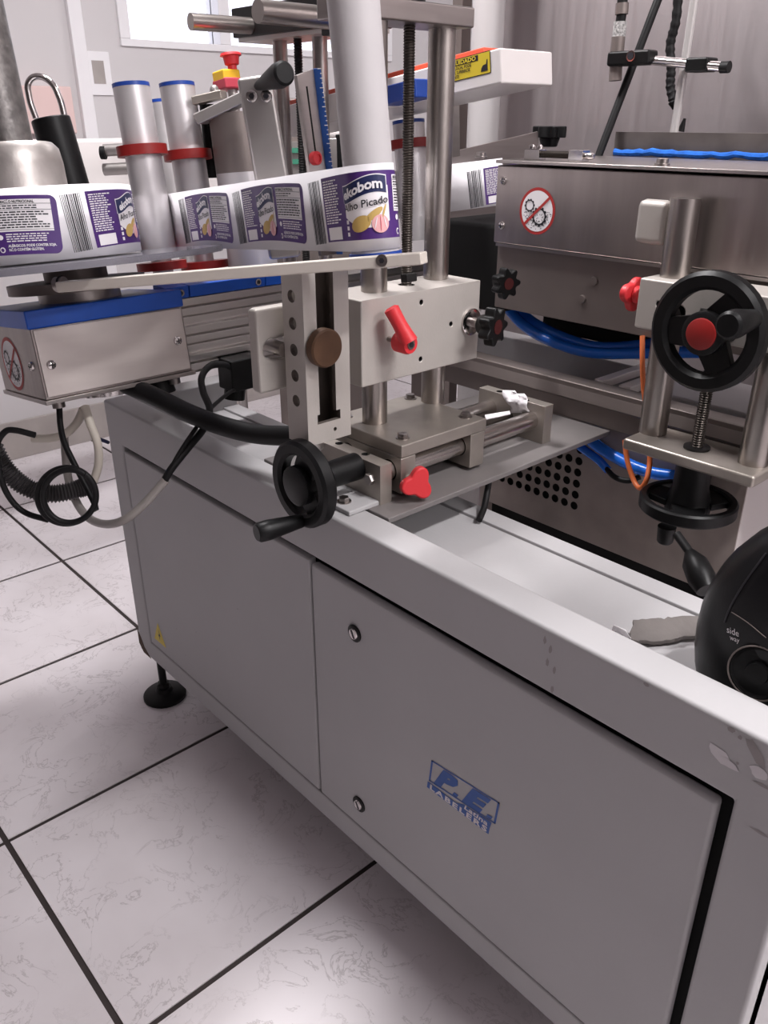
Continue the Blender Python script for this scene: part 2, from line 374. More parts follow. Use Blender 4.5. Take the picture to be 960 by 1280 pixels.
MB('rust').prism([V((cx0-.001, .7592, .166)), V((cx0-.001, .7592, .21)), V((cx0+.014, .7592, .192)), V((cx0+.028, .7592, .166)), V((cx0+.06, .7592, .1455)), V((cx0+.02, .7592, .1455))], (0, .0012, 0)).build('rusty_corner', cab)
for fx, fy in ((-1.785, .79), (-.23, .79), (-1.785, 1.05), (-.23, 1.05)):
    MB('black_rubber').lathe((fx, fy, 0), ZA, [(0, .058), (.008, .058), (.014, .052), (.02, .024), (.03, .02)], 28).use('black_iron').cyl((fx, fy, .02), (fx, fy, .15), .0105, seg=14).hexa((fx, fy, .034), ZA, .017, .012).build('levelling_foot', cab)

# ================================================================ cross slide on the cabinet
sl = thing('cross_slide', 'steel cross slide with two end blocks and guide rods on the cabinet top', 'slide', (-1.03, 1.08, .856))
MB('plate_grey').box(-1.26, -.90, .824, 1.46, .846, .8565).build('base_plate', sl, .002)
MB('grey_paint').box(-1.09, -.951, .782, .86, .8555, .864).build('mounting_tab', sl, .002)
def bolt(mb, c, n=ZA, r=.0095, h=.007, washer=True):
    c = V(c); n = V(n).normalized()
    if washer: mb.lathe(c, n, [(0, r*1.35), (.0018, r*1.35)], 18)
    mb.hexa(c+n*(.0018 if washer else 0), n, r, h); return mb
bp = Pz(430, 627, .864); bolt(MB('steel'), bp).build('bolt', sl)
ec = MB('steel').cyl(Pz(458, 568, .95)-ZA*.07, Pz(458, 568, .95)+ZA*.03, .0075, seg=16)
cc = Pz(457, 567.5, .9285); cut = MB('dark_void').cyl(cc-ZA*.02, cc+ZA*.02, .0075, seg=18); cc2 = Pz(424, 554, .9285); cut.cyl(cc2-ZA*.02, cc2+ZA*.02, .0075, seg=18)
MB('bare_plate').box(-1.135, -.9475, .848, .874, .8565, .9285).build('end_block', sl, .0025, cuts=cut)
cut = MB('dark_void')
for px, py in ((625, 489), (657, 500)):
    q = Pz(px, py, .936); cut.cyl(q-ZA*.02, q+ZA*.02, .0075, seg=18)
MB('bare_plate').box(-1.122, -.946, 1.287, 1.313, .8565, .936).build('end_block', sl, .0025, cuts=cut)
for gx in (-.978, -1.088): MB('chrome_rod').cyl((gx, .874, .9), (gx, 1.287, .9), .0175).build('guide_rod', sl)
MB('thread').cyl((-1.033, .874, .893), (-1.033, 1.287, .893), .009, seg=16).build('lead_screw', sl)
for sy0, sy1 in ((.8955, .9305), (1.071, 1.1085)):
    cut = MB('dark_void')
    for gx in (-.978, -1.088): cut.cyl((gx, sy0-.02, .9), (gx, sy1+.02, .9), .0182)
    MB('bare_plate').box(-1.145, -.947, sy0, sy1, .863, .929).build('saddle', sl, .002, cuts=cut)
MB('bare_plate').box(-1.15, -.9465, .896, 1.112, .9292, .9525).build('carriage_plate', sl, .0025)
for bx, by in ((-.975, .925), (-.978, 1.088), (-1.128, 1.09), (-1.128, .925)): bolt(MB('steel'), (bx, by, .9525), r=.0092).build('bolt', sl)
hb = Py(464, 598, .848); bolt(MB('steel'), hb, -YA, .0105, .009, False).build('bolt', sl)
def lobe_knob(name, parent, c, n, r, m='red_plastic', stem=None, lobes=3, rot=.5, h=.018):
    c = V(c); n = V(n).normalized(); u, w = perp(n); pts = []
    for k in range(48):
        a = 2*math.pi*k/48; q = r*(.62+.38*(.5+.5*math.cos(lobes*(a-rot)))**.8); pts.append(c+u*(q*math.cos(a))+w*(q*math.sin(a)))
    mb = MB(m).prism(pts, n*h); mb.lathe(c-n*.012, n, [(0, r*.42), (.012, r*.5)], 24)
    if stem: mb.use('steel').cyl(c-n*stem, c, r*.22, seg=14)
    return mb.build(name, parent, .004)
k_ = Px(519, 603, -.925); lobe_knob('clamp_knob', sl, k_, V((.9, -.35, .1)), .031, stem=.03, rot=1.2, h=.016)
# crank handwheel of the slide
def handwheel(parent, c, n, rad, rim_w, rim_t, spokes, hubr, hubl, crank=None, cap=None, mt='black_plastic', dish=0):
    c = V(c); n = V(n).normalized(); u, w = perp(n)
    hw = MB(mt).ring(c, n, rad, rad-rim_w, rim_t).build('handwheel', parent, label='black plastic handwheel')
    hb_ = MB(mt).lathe(c-n*(hubl*.55), n, [(0, hubr*.8), (hubl*.5, hubr), (hubl*.95, hubr), (hubl, hubr*.85)], 28).build('hub', hw)
    for a in spokes:
        d = u*math.cos(a)+w*math.sin(a); t_ = n.cross(d)
        MB(mt).prism([c+d*(hubr*.7)+t_*(hubr*.75)-n*(rim_t*.28), c+d*(rad-rim_w*.6)+t_*(hubr*.58)-n*(rim_t*.28), c+d*(rad-rim_w*.6)-t_*(hubr*.58)-n*(rim_t*.28), c+d*(hubr*.7)-t_*(hubr*.75)-n*(rim_t*.28)], n*(rim_t*.5)).build('spoke', hw, .002)
    if cap: MB(cap).lathe(c+n*(hubl*.45), n, [(0, hubr*.72), (.0015, hubr*.72), (.003, hubr*.66)], 28).build('centre_cap', hw)
    if crank:
        ca, cl, cr, cn = crank; p = c+(u*math.cos(ca)+w*math.sin(ca))*(rad-rim_w*.5); cn = V(cn).normalized()
        MB('steel').cyl(p, p+cn*.012, cr*.5, seg=14).build('crank_pin', hw)
        MB(mt).lathe(p+cn*.01, cn, [(0, cr*.6), (.004, cr*.7), (cl*.75, cr*1.05), (cl*.95, cr), (cl, cr*.8)], 22).build('crank_handle', hw)
    return hw
sh = Py(380, 604.5, .735)
MB('black_plastic').cyl((sh.x, .848, sh.z), (sh.x, .748, sh.z), .024, .022).build('bearing_boss', sl)
def ang_to(c, n, px, py, pf):
    u, w = perp(V(n).normalized()); q = pf-V(c); return math.atan2(q.dot(w), q.dot(u))
pf = Py(338, 640, .745)
handwheel(sl, sh, -YA, .0745, .024, .028, [ang_to(sh, -YA, 0, 0, V((sh.x+.05, sh.y, sh.z-.06))), ang_to(sh, -YA, 0, 0, V((sh.x+.02, sh.y, sh.z+.07))), ang_to(sh, -YA, 0, 0, V((sh.x-.07, sh.y, sh.z-.02)))],
          .034, .045, (ang_to(sh, -YA, 0, 0, V((sh.x+.012, sh.y, sh.z-.1))), .085, .0165, V((-.15, -1, .0))))
# crumpled tape left on the rear of the slide
tp = thing('tape_scrap', 'crumpled white tape scrap draped over the rear end block of the slide', 'tape', (-1.03, 1.28, .936))
rd = random.Random(4)
for (px0, py0, px1, py1, px2, py2) in ((636, 488, 646, 516, 8, 0), (648, 492, 655, 514, 8, 1)):
    vs = []; fs = []
    for k in range(7):
        for j in range(4):
            t = k/6; x = px0+(px1-px0)*t+(j-1.5)*5*(1+.3*math.sin(k)); y = py0+(py1-py0)*t
            q = Py(x, y, 1.284-.012*math.sin(t*3)+rd.uniform(-.006, .006)); vs.append(q)
    for k in range(6):
        for j in range(3): fs.append((k*4+j, k*4+j+1, (k+1)*4+j+1, (k+1)*4+j))
    o = MB('paper').add(vs, fs).build('tape_fold', tp, ang=70, recalc=False); so = o.modifiers.new('s', 'SOLIDIFY'); so.thickness = .0012
o = MB('paper').add([Pz(606, 519, .925), Pz(637, 514, .925), Pz(638, 518, .921), Pz(607, 525, .921)], [(0, 1, 2, 3)]).build('tape_strip', tp, recalc=False); so = o.modifiers.new('s', 'SOLIDIFY'); so.thickness = .0012

# ================================================================ front lifting column stand
cs = thing('column_stand', 'front steel column stand with light grey clamp block and red lever', 'machine stand', (-1.08, 1.03, .953))
C1, C2 = V((-1.072, .946, 0)), V((-1.088, 1.112, 0)); BX0, BX1, BY0, BY1, BZ0, BZ1 = -1.125, -1.02, .872, 1.16, 1.042, 1.187
for c in (C1, C2): MB('rod').cyl((c.x, c.y, .9525), (c.x, c.y, 1.586), .0228, seg=32).build('column', cs)
cut = MB('dark_void')
for px, py in ((527, 378), (526, 449), (564, 405)):
    q = Px(px, py, BX1); cut.cyl(q-XA*.012, q+XA*.01, .0036, seg=12)
cut.cyl((-1.08, 1.03, 1.16), (-1.08, 1.03, 1.2), .014, seg=20)
MB('alu_matt').box(BX0, BX1, BY0, BY1, BZ0, BZ1).build('clamp_block', cs, .003, cuts=cut)
def threaded(mb, a, b, r, pitch=.004, seg=14):
    a = V(a); b = V(b); L = (b-a).length; n = int(L/pitch); pr = [(0, r)]
    for k in range(n): pr += [(k*pitch+pitch*.25, r), (k*pitch+pitch*.75, r*.84)]
    pr.append((L, r)); return mb.lathe(a, b-a, pr, seg)
threaded(MB('thread'), (-1.08, 1.03, 1.165), (-1.08, 1.03, 1.586), .0098).build('threaded_spindle', cs)
MB('steel').box(-1.13, -1.043, .885, 1.14, 1.584, 1.613).build('cross_bar', cs, .003)
MB('black_plastic').cyl((-1.085, 1.03, 1.613), (-1.085, 1.03, 1.66), .028).build('spindle_cap', cs)
st = Px(486, 423.5, BX1)
lv = MB('red_plastic'); hx = st.x+.018
lv.lathe((hx, st.y, st.z), XA, [(0, .012), (.006, .0175), (.03, .0175), (.036, .015)], 24)
e1 = V((hx+.034, st.y-.002, st.z+.004)); e2 = Px(488, 384, hx+.006)
d_ = (e2-e1)
lvm = [(e1+d_*t) for t in (0, .25, .5, .75, .95, 1)]
lv.tube(lvm, [.0155, .0135, .0122, .0125, .013, .008], 14)
lvo = lv.build('clamp_lever', cs, label='red plastic clamp lever')
MB('steel').cyl(st, V((hx, st.y, st.z)), .005, seg=12).cyl((hx+.034, st.y, st.z), (hx+.0375, st.y, st.z), .008, seg=16).use('ink').cyl((hx+.037, st.y, st.z), (hx+.0382, st.y, st.z), .005, seg=6).build('lever_screw', cs)
kn = Px(588, 402, BX1)
MB('chrome').lathe(kn, XA, [(0, .0245), (.004, .0245), (.005, .022), (.006, .016)], 28).build('washer', cs)
MB('steel').cyl(kn, kn+XA*.03, .009, seg=12).build('knob_stud', cs)
def star(name, parent, c, n, r, h, cap=None):
    c = V(c); n = V(n).normalized(); u, w = perp(n); pts = []
    for k in range(56):
        a = 2*math.pi*k/56; q = r*(.84+.16*math.cos(7*a)); pts.append(c+u*(q*math.cos(a))+w*(q*math.sin(a)))
    mb = MB('black_plastic').prism(pts, n*h); mb.lathe(c-n*h*.8, n, [(0, r*.45), (h*.8, r*.6)], 24)
    o = mb.build(name, parent, .003)
    if cap: MB(cap).lathe(c+n*h, n, [(0, r*.36), (.001, r*.36)], 24).build('cap', o)
    return o
star('star_knob', cs, kn+XA*.042, V((1, .15, 0)), .036, .022, 'cap_red')

# ================================================================ slotted vertical arm
sa = thing('slotted_arm', 'light grey slotted channel arm with drilled side and brown round knob', 'machine arm', (-1.046, .80, .966))
ax0, ax1, ay0, ay1, az0, az1 = -1.074, -1.02, .756, .846, .966, 1.246
cut = MB('shaded_alu').box(ax0+.006, ax1-.009, ay0+.008, ay1-.008, az0+.012, az1+.1)
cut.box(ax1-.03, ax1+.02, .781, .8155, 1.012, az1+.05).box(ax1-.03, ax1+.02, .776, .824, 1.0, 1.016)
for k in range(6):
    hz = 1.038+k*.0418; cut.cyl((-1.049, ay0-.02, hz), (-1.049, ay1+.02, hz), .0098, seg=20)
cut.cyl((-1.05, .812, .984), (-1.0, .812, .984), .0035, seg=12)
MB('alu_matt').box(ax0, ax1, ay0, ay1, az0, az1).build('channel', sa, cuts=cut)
kb = Px(410, 436, -1.0)
MB('brown').lathe((-1.02, kb.y, kb.z), XA, [(0, .026), (.004, .0305), (.017, .0305), (.02, .028)], 36).build('round_knob', sa)
bk0 = Px(321, 388, -1.092)
cut = MB('alu_matt'); q = Px(345, 436, -1.092); cut.box(-1.13, -1.06, q.y-.006, q.y+.03, q.z-.0165, q.z+.0165).cyl((-1.13, q.y-.006, q.z), (-1.06, q.y-.006, q.z), .0165, seg=24)
MB('alu_matt').box(-1.116, -1.092, .717, .80, 1.046, 1.183).build('bracket_plate', sa, .006, cuts=cut)
MB('rod').cyl((-1.13, q.y+.006, q.z), (-1.075, q.y+.006, q.z), .012, seg=20).build('pin', sa)
MB('alu').lathe((-1.05, .782, .962), -ZA, [(0, .022), (.012, .022), (.016, .018)], 24).build('foot_nut', sa)

# ================================================================ the tilted label unwinding unit
PHI = R(7.5); EX = V((math.cos(PHI), 0, math.sin(PHI))); EY = YA; EZ = V((-math.sin(PHI), 0, math.cos(PHI)))
def uz(x): return 1.262+math.tan(PHI)*(x+1.005)
def L(x, y, c=0): return V((x, y, uz(x)))+EZ*c
TA = (EX, EY, EZ)
# carrying arm
A = Pd(531, 330, 1.195); B = Pd(80, 364.5, 1.375)
ad = (A-B).normalized(); an = ad.cross(EZ).normalized(); au = an.cross(ad)
arm = thing('carrier_bar', 'long off-white flat bar carrying the label rollers', 'machine arm', (A+B)/2)
AH = .0165
MB('bar_grey').obox((A+B)/2+au*(AH/2), (ad, an, au), ((A-B).length/2, .018, AH/2)).build('bar', arm, .002)
nt_ = Pd(478, 325.5, 1.198)
MB('steel').lathe(nt_, an, [(0, .0085), (.004, .0085)], 20).use('ink').lathe(nt_+an*.004, an, [(0, .004), (.0004, .004)], 6).build('nut', arm)
MB('steel').cyl(B-ad*.012+au*.012, B+ad*.004+au*.012, .012, seg=20).use('black_iron').cyl(B-ad*.002+au*.012, B+ad*.001+au*.012, .0135, seg=20).build('spacer', arm)
rb = Pd(466, 360, 1.29)
MB('black_iron').obox(Pd(511, 347, 1.40), TA, (.008, .012, .007)).build('clip', arm, .002)

# gear motor box
bx = Pd(38, 412, 1.47); BL, BH, BD = .305, .13, .23
gb = thing('gear_motor_box', 'stainless gear box with bright blue lid hanging under the label reel', 'gear box', bx-EZ*BH+EY*BL/2)
def gbx(a, b, c): return bx+EX*a+EY*b+EZ*c
def gbox(mb, a0, a1, b0, b1, c0, c1): return mb.obox(gbx((a0+a1)/2, (b0+b1)/2, (c0+c1)/2), TA, ((a1-a0)/2, (b1-b0)/2, (c1-c0)/2))
gbox(MB('steel_sheet'), -BD, -.003, 0, BL, -BH, 0).build('casing', gb, .002)
gbox(MB('steel_bright'), -.003, 0, .004, BL-.004, -BH+.005, -.003).build('cover_plate', gb, .001, label='bright stainless cover plate with two screws')
gbox(MB('steel'), -BD-.002, .004, -.004, BL+.004, -BH-.008, -BH).build('bottom_flange', gb, .001)
gbox(MB('blue_paint'), -BD-.004, .004, -.006, BL+.002, .0, .033).build('lid', gb, .003, label='bright blue lid')
def screw(mb, c, n, r=.009):
    c = V(c); n = V(n).normalized(); u, w = perp(n); mb.use('chrome').lathe(c, n, [(0, r), (.003, r*.9), (.005, r*.5)], 20)
    mb.use('ink').obox(c+n*.0046, (u, w, n), (r*.6, r*.12, .0008)).obox(c+n*.0046, (u, w, n), (r*.12, r*.6, .0008)); return mb
for px, py in ((64, 456), (222, 426)):
    b_ = Pd(px, py, 1.5); q = b_-bx; q = bx+EY*q.dot(EY)+EZ*q.dot(EZ)
    dd = ray(px, py); t_ = (bx-EYE).dot(EX)/dd.dot(EX); screw(MB(), EYE+dd*t_, EX).build('screw', gb)
dd = ray(40, 458); t_ = (bx-EYE).dot(EY)/dd.dot(EY); screw(MB(), EYE+dd*t_, -EY).build('screw', gb)
def gear_sticker(parent, c, u, w, n, r):
    def fn(x, y, k=0): return c+u*(x*r)+w*(y*r)+n*(.0006+.0004*k)
    mb = MB('red_ink'); N = 36
    mb.add([fn(math.cos(2*math.pi*k/N), math.sin(2*math.pi*k/N)) for k in range(N)], [tuple(range(N))]); mb.use('paper')
    mb.add([fn(.87*math.cos(2*math.pi*k/N), .87*math.sin(2*math.pi*k/N), 1) for k in range(N)], [tuple(range(N))])
    mb.use('ink'); rd = random.Random(1)
    for k in range(150):
        x, y = rd.uniform(-.8, .8), rd.uniform(-.8, .0)
        if x*x+y*y < .66: quad(mb, lambda a, b: fn(a, b, 2), x, x+.035, y, y+.035)
    for gx, gy, gr, th in ((-.42, .22, .24, 10), (.16, -.22, .36, 12)):
        vs = []; fs = []; M_ = th*4
        for k in range(M_):
            a = 2*math.pi*k/M_; o_ = gr*(1.2 if k % 4 < 2 else 1.02)
            vs += [fn(gx+gr*.82*math.cos(a), gy+gr*.82*math.sin(a), 3), fn(gx+o_*math.cos(a), gy+o_*math.sin(a), 3)]
        for k in range(M_): j = (k+1) % M_; fs.append((2*k, 2*k+1, 2*j+1, 2*j))
        mb.add(vs, fs)
    mb.use('red_ink'); a = R(42); cs_, sn = math.cos(a), math.sin(a)
    mb.add([fn(x*cs_-y*sn, x*sn+y*cs_, 4) for x, y in ((-.9, -.06), (.9, -.06), (.9, .06), (-.9, .06))], [(0, 1, 2, 3)])
    return mb.build('warning_sticker', parent, recalc=False, label='round white and red sticker with crossed-out gears')
dd = ray(16, 455); t_ = (bx-EYE).dot(EY)/dd.dot(EY); gear_sticker(gb, EYE+dd*t_, EX, EZ, -EY, .052)
REEL = V((-1.627, .585, 0)); RC = .03
fc = L(REEL.x, REEL.y)
for c0, c1, r, mt in ((-.085, -.03, .078, 'steel'), (-.03, -.012, .13, 'dark_steel'), (-.012, .008, .06, 'dark_steel')):
    MB(mt).cyl(L(-1.64, .665, c0), L(-1.64, .665, c1), r, seg=40).build('gear_flange', gb)
q = gbx(-.11, .17, -BH-.008); MB('chrome').cyl(q, q-EZ*.016, .085, .078, seg=40).build('bottom_flange_ring', gb)
q = gbx(-.05, .245, -BH-.008); MB('black_plastic').cyl(q, q-EZ*.03, .03, .036, seg=28).build('cable_gland', gb)
for a, b in ((-.03, .03), (-.02, .27), (-.06, .12)):
    q = gbx(a, b, -BH-.008); MB('steel').cyl(q, q-EZ*.014, .012, seg=14).build('standoff', gb)

# label reel: acrylic disc, hub and shaft
rl = thing('label_reel', 'clear plastic reel disc with worn aluminium hub and shaft at the left edge', 'reel', L(REEL.x, REEL.y, RC-.02))
def RL(c): return L(REEL.x, REEL.y, c)
MB('acrylic').lathe(RL(RC-.013), EZ, [(0, .352), (.0105, .352)], 72).build('disc', rl)
MB('hub_alu').lathe(RL(RC), EZ, [(0, .088), (.165, .088), (.19, .085), (.2, .076), (.2, .03)], 48).build('hub', rl)
MB('shaft_alu').cyl(RL(RC+.19), RL(RC+.62), .044, seg=36).build('shaft', rl)
# label roll
LH = .118
LR = .197
ro = thing('label_roll', 'thick roll of white label web with purple printed labels on the left reel', 'label roll', RL(RC))
MB('paper').lathe(RL(RC), EZ, [(0, .0885), (0, LR), (LH, LR), (LH, .0885)], 96, False, False).build('wound_web', ro)

# guide rollers
def roller(px, py, D, h, r, label, collar=.135, tipc='blue_cap', low=False):
    b0 = Pd(px, py, D); t = thing('guide_roller', label, 'roller', b0, 'aluminium guide rollers')
    MB('satin_alu').cyl(b0, b0+EZ*(h-.008), r, seg=32).build('tube', t)
    MB(tipc).lathe(b0+EZ*(h-.008), EZ, [(0, r*1.01), (.008, r*1.01), (.008, r*.86), (.002, r*.84)], 32).build('end_cap', t)
    if collar:
        MB('red_dark').lathe(b0+EZ*collar, EZ, [(0, r*1.02), (0, r*1.4), (.021, r*1.4), (.021, r*1.02)], 36, False, False).build('collar', t)
    if low:
        MB('satin_alu').cyl(b0-EZ*.095, b0, r*.6, seg=24).build('spigot', t)
        if collar: MB('red_dark').lathe(b0-EZ*.045, EZ, [(0, r*.6), (0, r*1.45), (.018, r*1.45), (.018, r*.6)], 36, False, False).build('lower_collar', t)
    return b0
s1 = roller(199, 312, 1.98, .345, .0395, 'aluminium guide roller with blue top and red collar nearest the reel hub', .2, low=True)
s3 = roller(253, 312, 2.12, .37, .0405, 'aluminium guide roller with red collar right of the first roller', .205, low=True)
s2 = roller(232, 316, 2.6, .42, .036, 'thin guide roller without collar between the two red-collared rollers', None, low=True)
s4 = roller(521, 300, 2.25, .285, .04, 'guide roller with blue cap and red collar behind the front columns', .22)
rd_ = V((s2.x-s1.x, s2.y-s1.y, 0)); rm = (s1+s2)/2; ru = (rd_-EZ*rd_.dot(EZ)).normalized(); rw = EZ.cross(ru)
rp = tag(MB('dark_steel').obox(L(rm.x, rm.y, -.075), (ru, rw, EZ), (rd_.length/2+.05, .045, .006)).build('roller_carrier', bevel=.001, base=L(rm.x, rm.y, -.08)), 'narrow dark steel carrier strip under the guide rollers', 'metal strip')
# tall paper roll
RO = V((-.963, .853, 0)); RR = .0365
pt = thing('paper_roll', 'tall plain white paper-covered roller standing on the carrier bar', 'roller', L(RO.x, RO.y, -.0125))
MB('core_paper').lathe(L(RO.x, RO.y, .003), EZ, [(0, RR), (.46, RR), (.46, RR*.8), (.45, RR*.78)], 48).build('sleeve', pt)
MB('blue_cap').cyl(L(RO.x, RO.y, -.0125), L(RO.x, RO.y, .0028), .04, seg=32).build('base_ring', pt)

# label web path in plan
def d2(a): return V((math.cos(a), math.sin(a)))
circ = [(V((REEL.x, REEL.y)), LR+.0012, 1), (V((s1.x, s1.y)), .0405, -1), (V((RO.x, RO.y)), RR+.0012, 1), (V((s4.x-.02, s4.y)), .0415, -1)]
path = []
def arc(c, r, o, a0, a1):
    if o > 0:
        while a1 < a0: a1 += 2*math.pi
    else:
        while a1 > a0: a1 -= 2*math.pi
    n = max(2, int(abs(a1-a0)*r/.006)); return [c+d2(a0+(a1-a0)*k/n)*r for k in range(n+1)]
tang = []
for k in range(3):
    (c1, r1, o1), (c2, r2, o2) = circ[k], circ[k+1]; v = c2-c1; th = math.atan2(v.y, v.x); a = th-math.asin((o2*r2-o1*r1)/v.length)
    n_ = V((-math.sin(a), math.cos(a))); tang.append((c1-n_*(o1*r1), c2-n_*(o2*r2)))
an_ = lambda c, p: math.atan2((p-c).y, (p-c).x)
path += arc(circ[0][0], circ[0][1], 1, R(195), an_(circ[0][0], tang[0][0]))
def seg_(a, b): n = max(2, int((b-a).length/.02)); return [a+(b-a)*(k/n) for k in range(1, n)]
for k in range(3):
    path += seg_(*tang[k])
    c, r, o = circ[k+1]
    if k < 2: path += arc(c, r, o, an_(c, tang[k][1]), an_(c, tang[k+1][0]))
pe = Pd(632, 262, 2.37); pe2 = V((pe.x, pe.y))
c, r, o = circ[3]; v = pe2-c; th = math.atan2(v.y, v.x); a = th-math.asin((0+r)/v.length); n_ = V((-math.sin(a), math.cos(a)))
path += arc(c, r, o, an_(c, tang[2][1]), an_(c, c+n_*r)) + seg_(c+n_*r, pe2) + [pe2]
S_ = [0]
for k in range(1, len(path)): S_.append(S_[-1]+(path[k]-path[k-1]).length)
zfit = [(REEL, RC)]
import bisect
def web(s, v, off=0.0):
    k = max(1, min(bisect.bisect_left(S_, s), len(path)-1)); t = (s-S_[k-1])/max(1e-9, S_[k]-S_[k-1]); p = path[k-1].lerp(path[k], t)
    
    def pn_(i):
        a = path[max(i-1, 0)]; b = path[min(i+1, len(path)-1)]; d = (b-a).normalized(); return V((d.y, -d.x, 0))
    nr = pn_(k-1).lerp(pn_(k), t)
    cc = RC if s < S1 else (RC+(CS1-RC)*min(1, (s-S1)/.2))
    if s > S2: cc = CS1+(CR-CS1)*min(1, (s-S2)/(S3-S2))
    if s > S4: cc = CR+(CP-CR)*min(1, (s-S4)/(S_[-1]-S4))
    return L(p.x, p.y, cc+v)+nr*off
S1 = S_[min(range(len(path)), key=lambda k: (path[k]-tang[0][0]).length)]; S2 = S_[min(range(len(path)), key=lambda k: (path[k]-tang[1][0]).length)]
S3 = S_[min(range(len(path)), key=lambda k: (path[k]-tang[1][1]).length)]; S4 = S_[min(range(len(path)), key=lambda k: (path[k]-tang[2][0]).length)]
CS1, CR, CP = .024, .006, .05
wb = thing('label_web', 'white web of purple garlic labels running from reel round the rollers', 'label web', L(path[0].x, path[0].y, RC))
ss = sorted(set(S_)); vs = []; fs = []
for k, s in enumerate(ss): vs += [web(s, .001), web(s, LH)]
fs = [(2*k, 2*k+2, 2*k+3, 2*k+1) for k in range(len(ss)-1)]
wo = MB('paper_white').add(vs, fs).build('web', wb, recalc=False, ang=80); so = wo.modifiers.new('s', 'SOLIDIFY'); so.thickness = .0005; so.offset = 0
LLEN = .30
def label(s0, name_parent, seed=0, upto=None):
    rd = random.Random(seed); mb = MB('purple'); sm = LLEN/2; top = s0+LLEN
    def fn(s, v, k=0):
        a = .006*(1-((s-sm)/sm)**2)-.003; q = sm+(s-sm)*(1+(v-.06)*.45)
        return web(s0+q, v+a, .0008+.0005*k)
    def rect(a, b, c, d, k):
        n = max(1, int((b-a)/.004)); vs = []
        for i in range(n+1): t = a+(b-a)*i/n; vs += [fn(t, c, k), fn(t, d, k)]
        mb.add(vs, [(2*i, 2*i+2, 2*i+3, 2*i+1) for i in range(n)])
    def cols(pts, k): mb.add([q for s, v0, v1 in pts for q in (fn(s, v0, k), fn(s, v1, k))], [(2*i, 2*i+2, 2*i+3, 2*i+1) for i in range(len(pts)-1)])
    rr = .012; pts = [(.045+i*.004, .014, .106) for i in range(80) if .045+i*.004 < LLEN-rr]
    for i in range(9):
        a = math.pi/2*i/8; pts.append((LLEN-rr+rr*math.sin(a), .014+rr*(1-math.cos(a)), .106-rr*(1-math.cos(a))))
    cols(pts, 0)
    mb.use('ink'); s = .0
    while s < .037:
        w_ = rd.choice((.0011, .0016, .0026)); rect(s, s+w_, .013, .105, 0); s += w_+rd.choice((.001, .0014, .002))
    def words(a, b, v, h, k, c='paper'):
        mb.use(c); s = a
        while s < b-.003:
            w_ = min(rd.uniform(.003, .011), b-s); rect(s, s+w_, v, v+h, k); s += w_+.0016
    for i in range(17): words(.05, .05+rd.uniform(.034, .05), .1-.0008-i*.0037, .0018, 1)
    mb.use('paper'); rect(.053, .095, .0165, .0345, 1)
    # brand panel
    pts = []
    for i in range(19):
        t = i/18; s = .113+t*.074; pts.append((s, .046-.016*math.sin(t*2.6), .077+.009*t))
    mb.use('paper'); cols(pts, 1)
    def wave(t): return -.008*math.cos(math.pi*t*1.28)
    for cc, e, k in (('paper', .0014, 1), ('navy', 0, 2)):
        mb.use(cc); cols([(.112+t*.072-(e if i == 0 else 0)+(e if i == 20 else 0), .0715+wave(t)*.8, .0945+wave(t)*.75+e) for i in range(21) for t in (i/20,)], k)
    mb.use('paper_white'); tx = text2d('ekobom', .0185, .0006, 0, .95); w_ = width(tx)
    put(mb, tx, lambda x, y: fn(.1165+x*.061/w_, .0765+y+wave(.08+.84*x/w_)*.85, 6))
    mb.use('ink'); tx = text2d('Alho Picado', .0145, .0002); w_ = width(tx); put(mb, tx, lambda x, y: fn(.1145+x*.07/w_, .0535+y+.0095*x/w_, 5))
    def ell(c, cx, cy, rx, ry, k, tilt=0):
        mb.use(c); A_ = (math.cos(tilt)/rx)**2+(math.sin(tilt)/ry)**2; B_ = 2*math.cos(tilt)*math.sin(tilt)*(1/rx**2-1/ry**2); C_ = (math.sin(tilt)/rx)**2+(math.cos(tilt)/ry)**2
        xm = math.sqrt(4*C_/(4*A_*C_-B_*B_)); pp = []
        for i in range(13):
            x = -xm*math.cos(math.pi*i/12); dsc = max(0, (B_*x)**2-4*C_*(A_*x*x-1))**.5; pp.append((cx+x, cy+(-B_*x-dsc)/(2*C_), cy+(-B_*x+dsc)/(2*C_)))
        cols(pp, k)
    ell('tan', .143, .036, .0165, .0105, 2, .35); ell('tan', .163, .0475, .016, .005, 2, .6); ell('garlic', .172, .0345, .0125, .0125, 3); ell('tan', .1785, .052, .0014, .0095, 3, -.35)
    ell('paper', .1655, .036, .0007, .0085, 4, -.25); ell('pink_red', .172, .035, .0005, .0105, 4); ell('paper', .179, .036, .0007, .0085, 4, .25)
    for i in range(3): mb.use('paper'); rect(.113, .1195, .02+i*.0085, .0255+i*.0085, 1)
    # nutrition table
    mb.use('paper'); rect(.197, .29, .0505, .1, 1)
    tx = text2d('INFORMAÇÃO NUTRICIONAL', .0058, .0002); w_ = width(tx); mb.use('ink'); put(mb, tx, lambda x, y: fn(.199+x*.066/w_, .0945+y, 2))
    for v in (.0928, .0835, .053): rect(.197, .29, v, v+.0006, 2)
    for i in range(2): words(.199, .199+rd.uniform(.05, .08), .0893-i*.0035, .0017, 2, 'ink')
    for i in range(7): words(.199, .199+rd.uniform(.068, .088), .0795-i*.0039, .0019, 2, 'ink')
    for i in range(4): words(.214, .214+rd.uniform(.06, .074), .0455-i*.0036, .0016, 1)
    for i, t_ in enumerate(('ALÉRGICOS: PODE CONTER SOJA.', 'NÃO CONTÉM GLÚTEN.')):
        tx = text2d(t_, .0056, .0002); mb.use('paper_white'); put(mb, tx, lambda x, y: fn(.215+x*.88, .0265-i*.0062+y, 2))
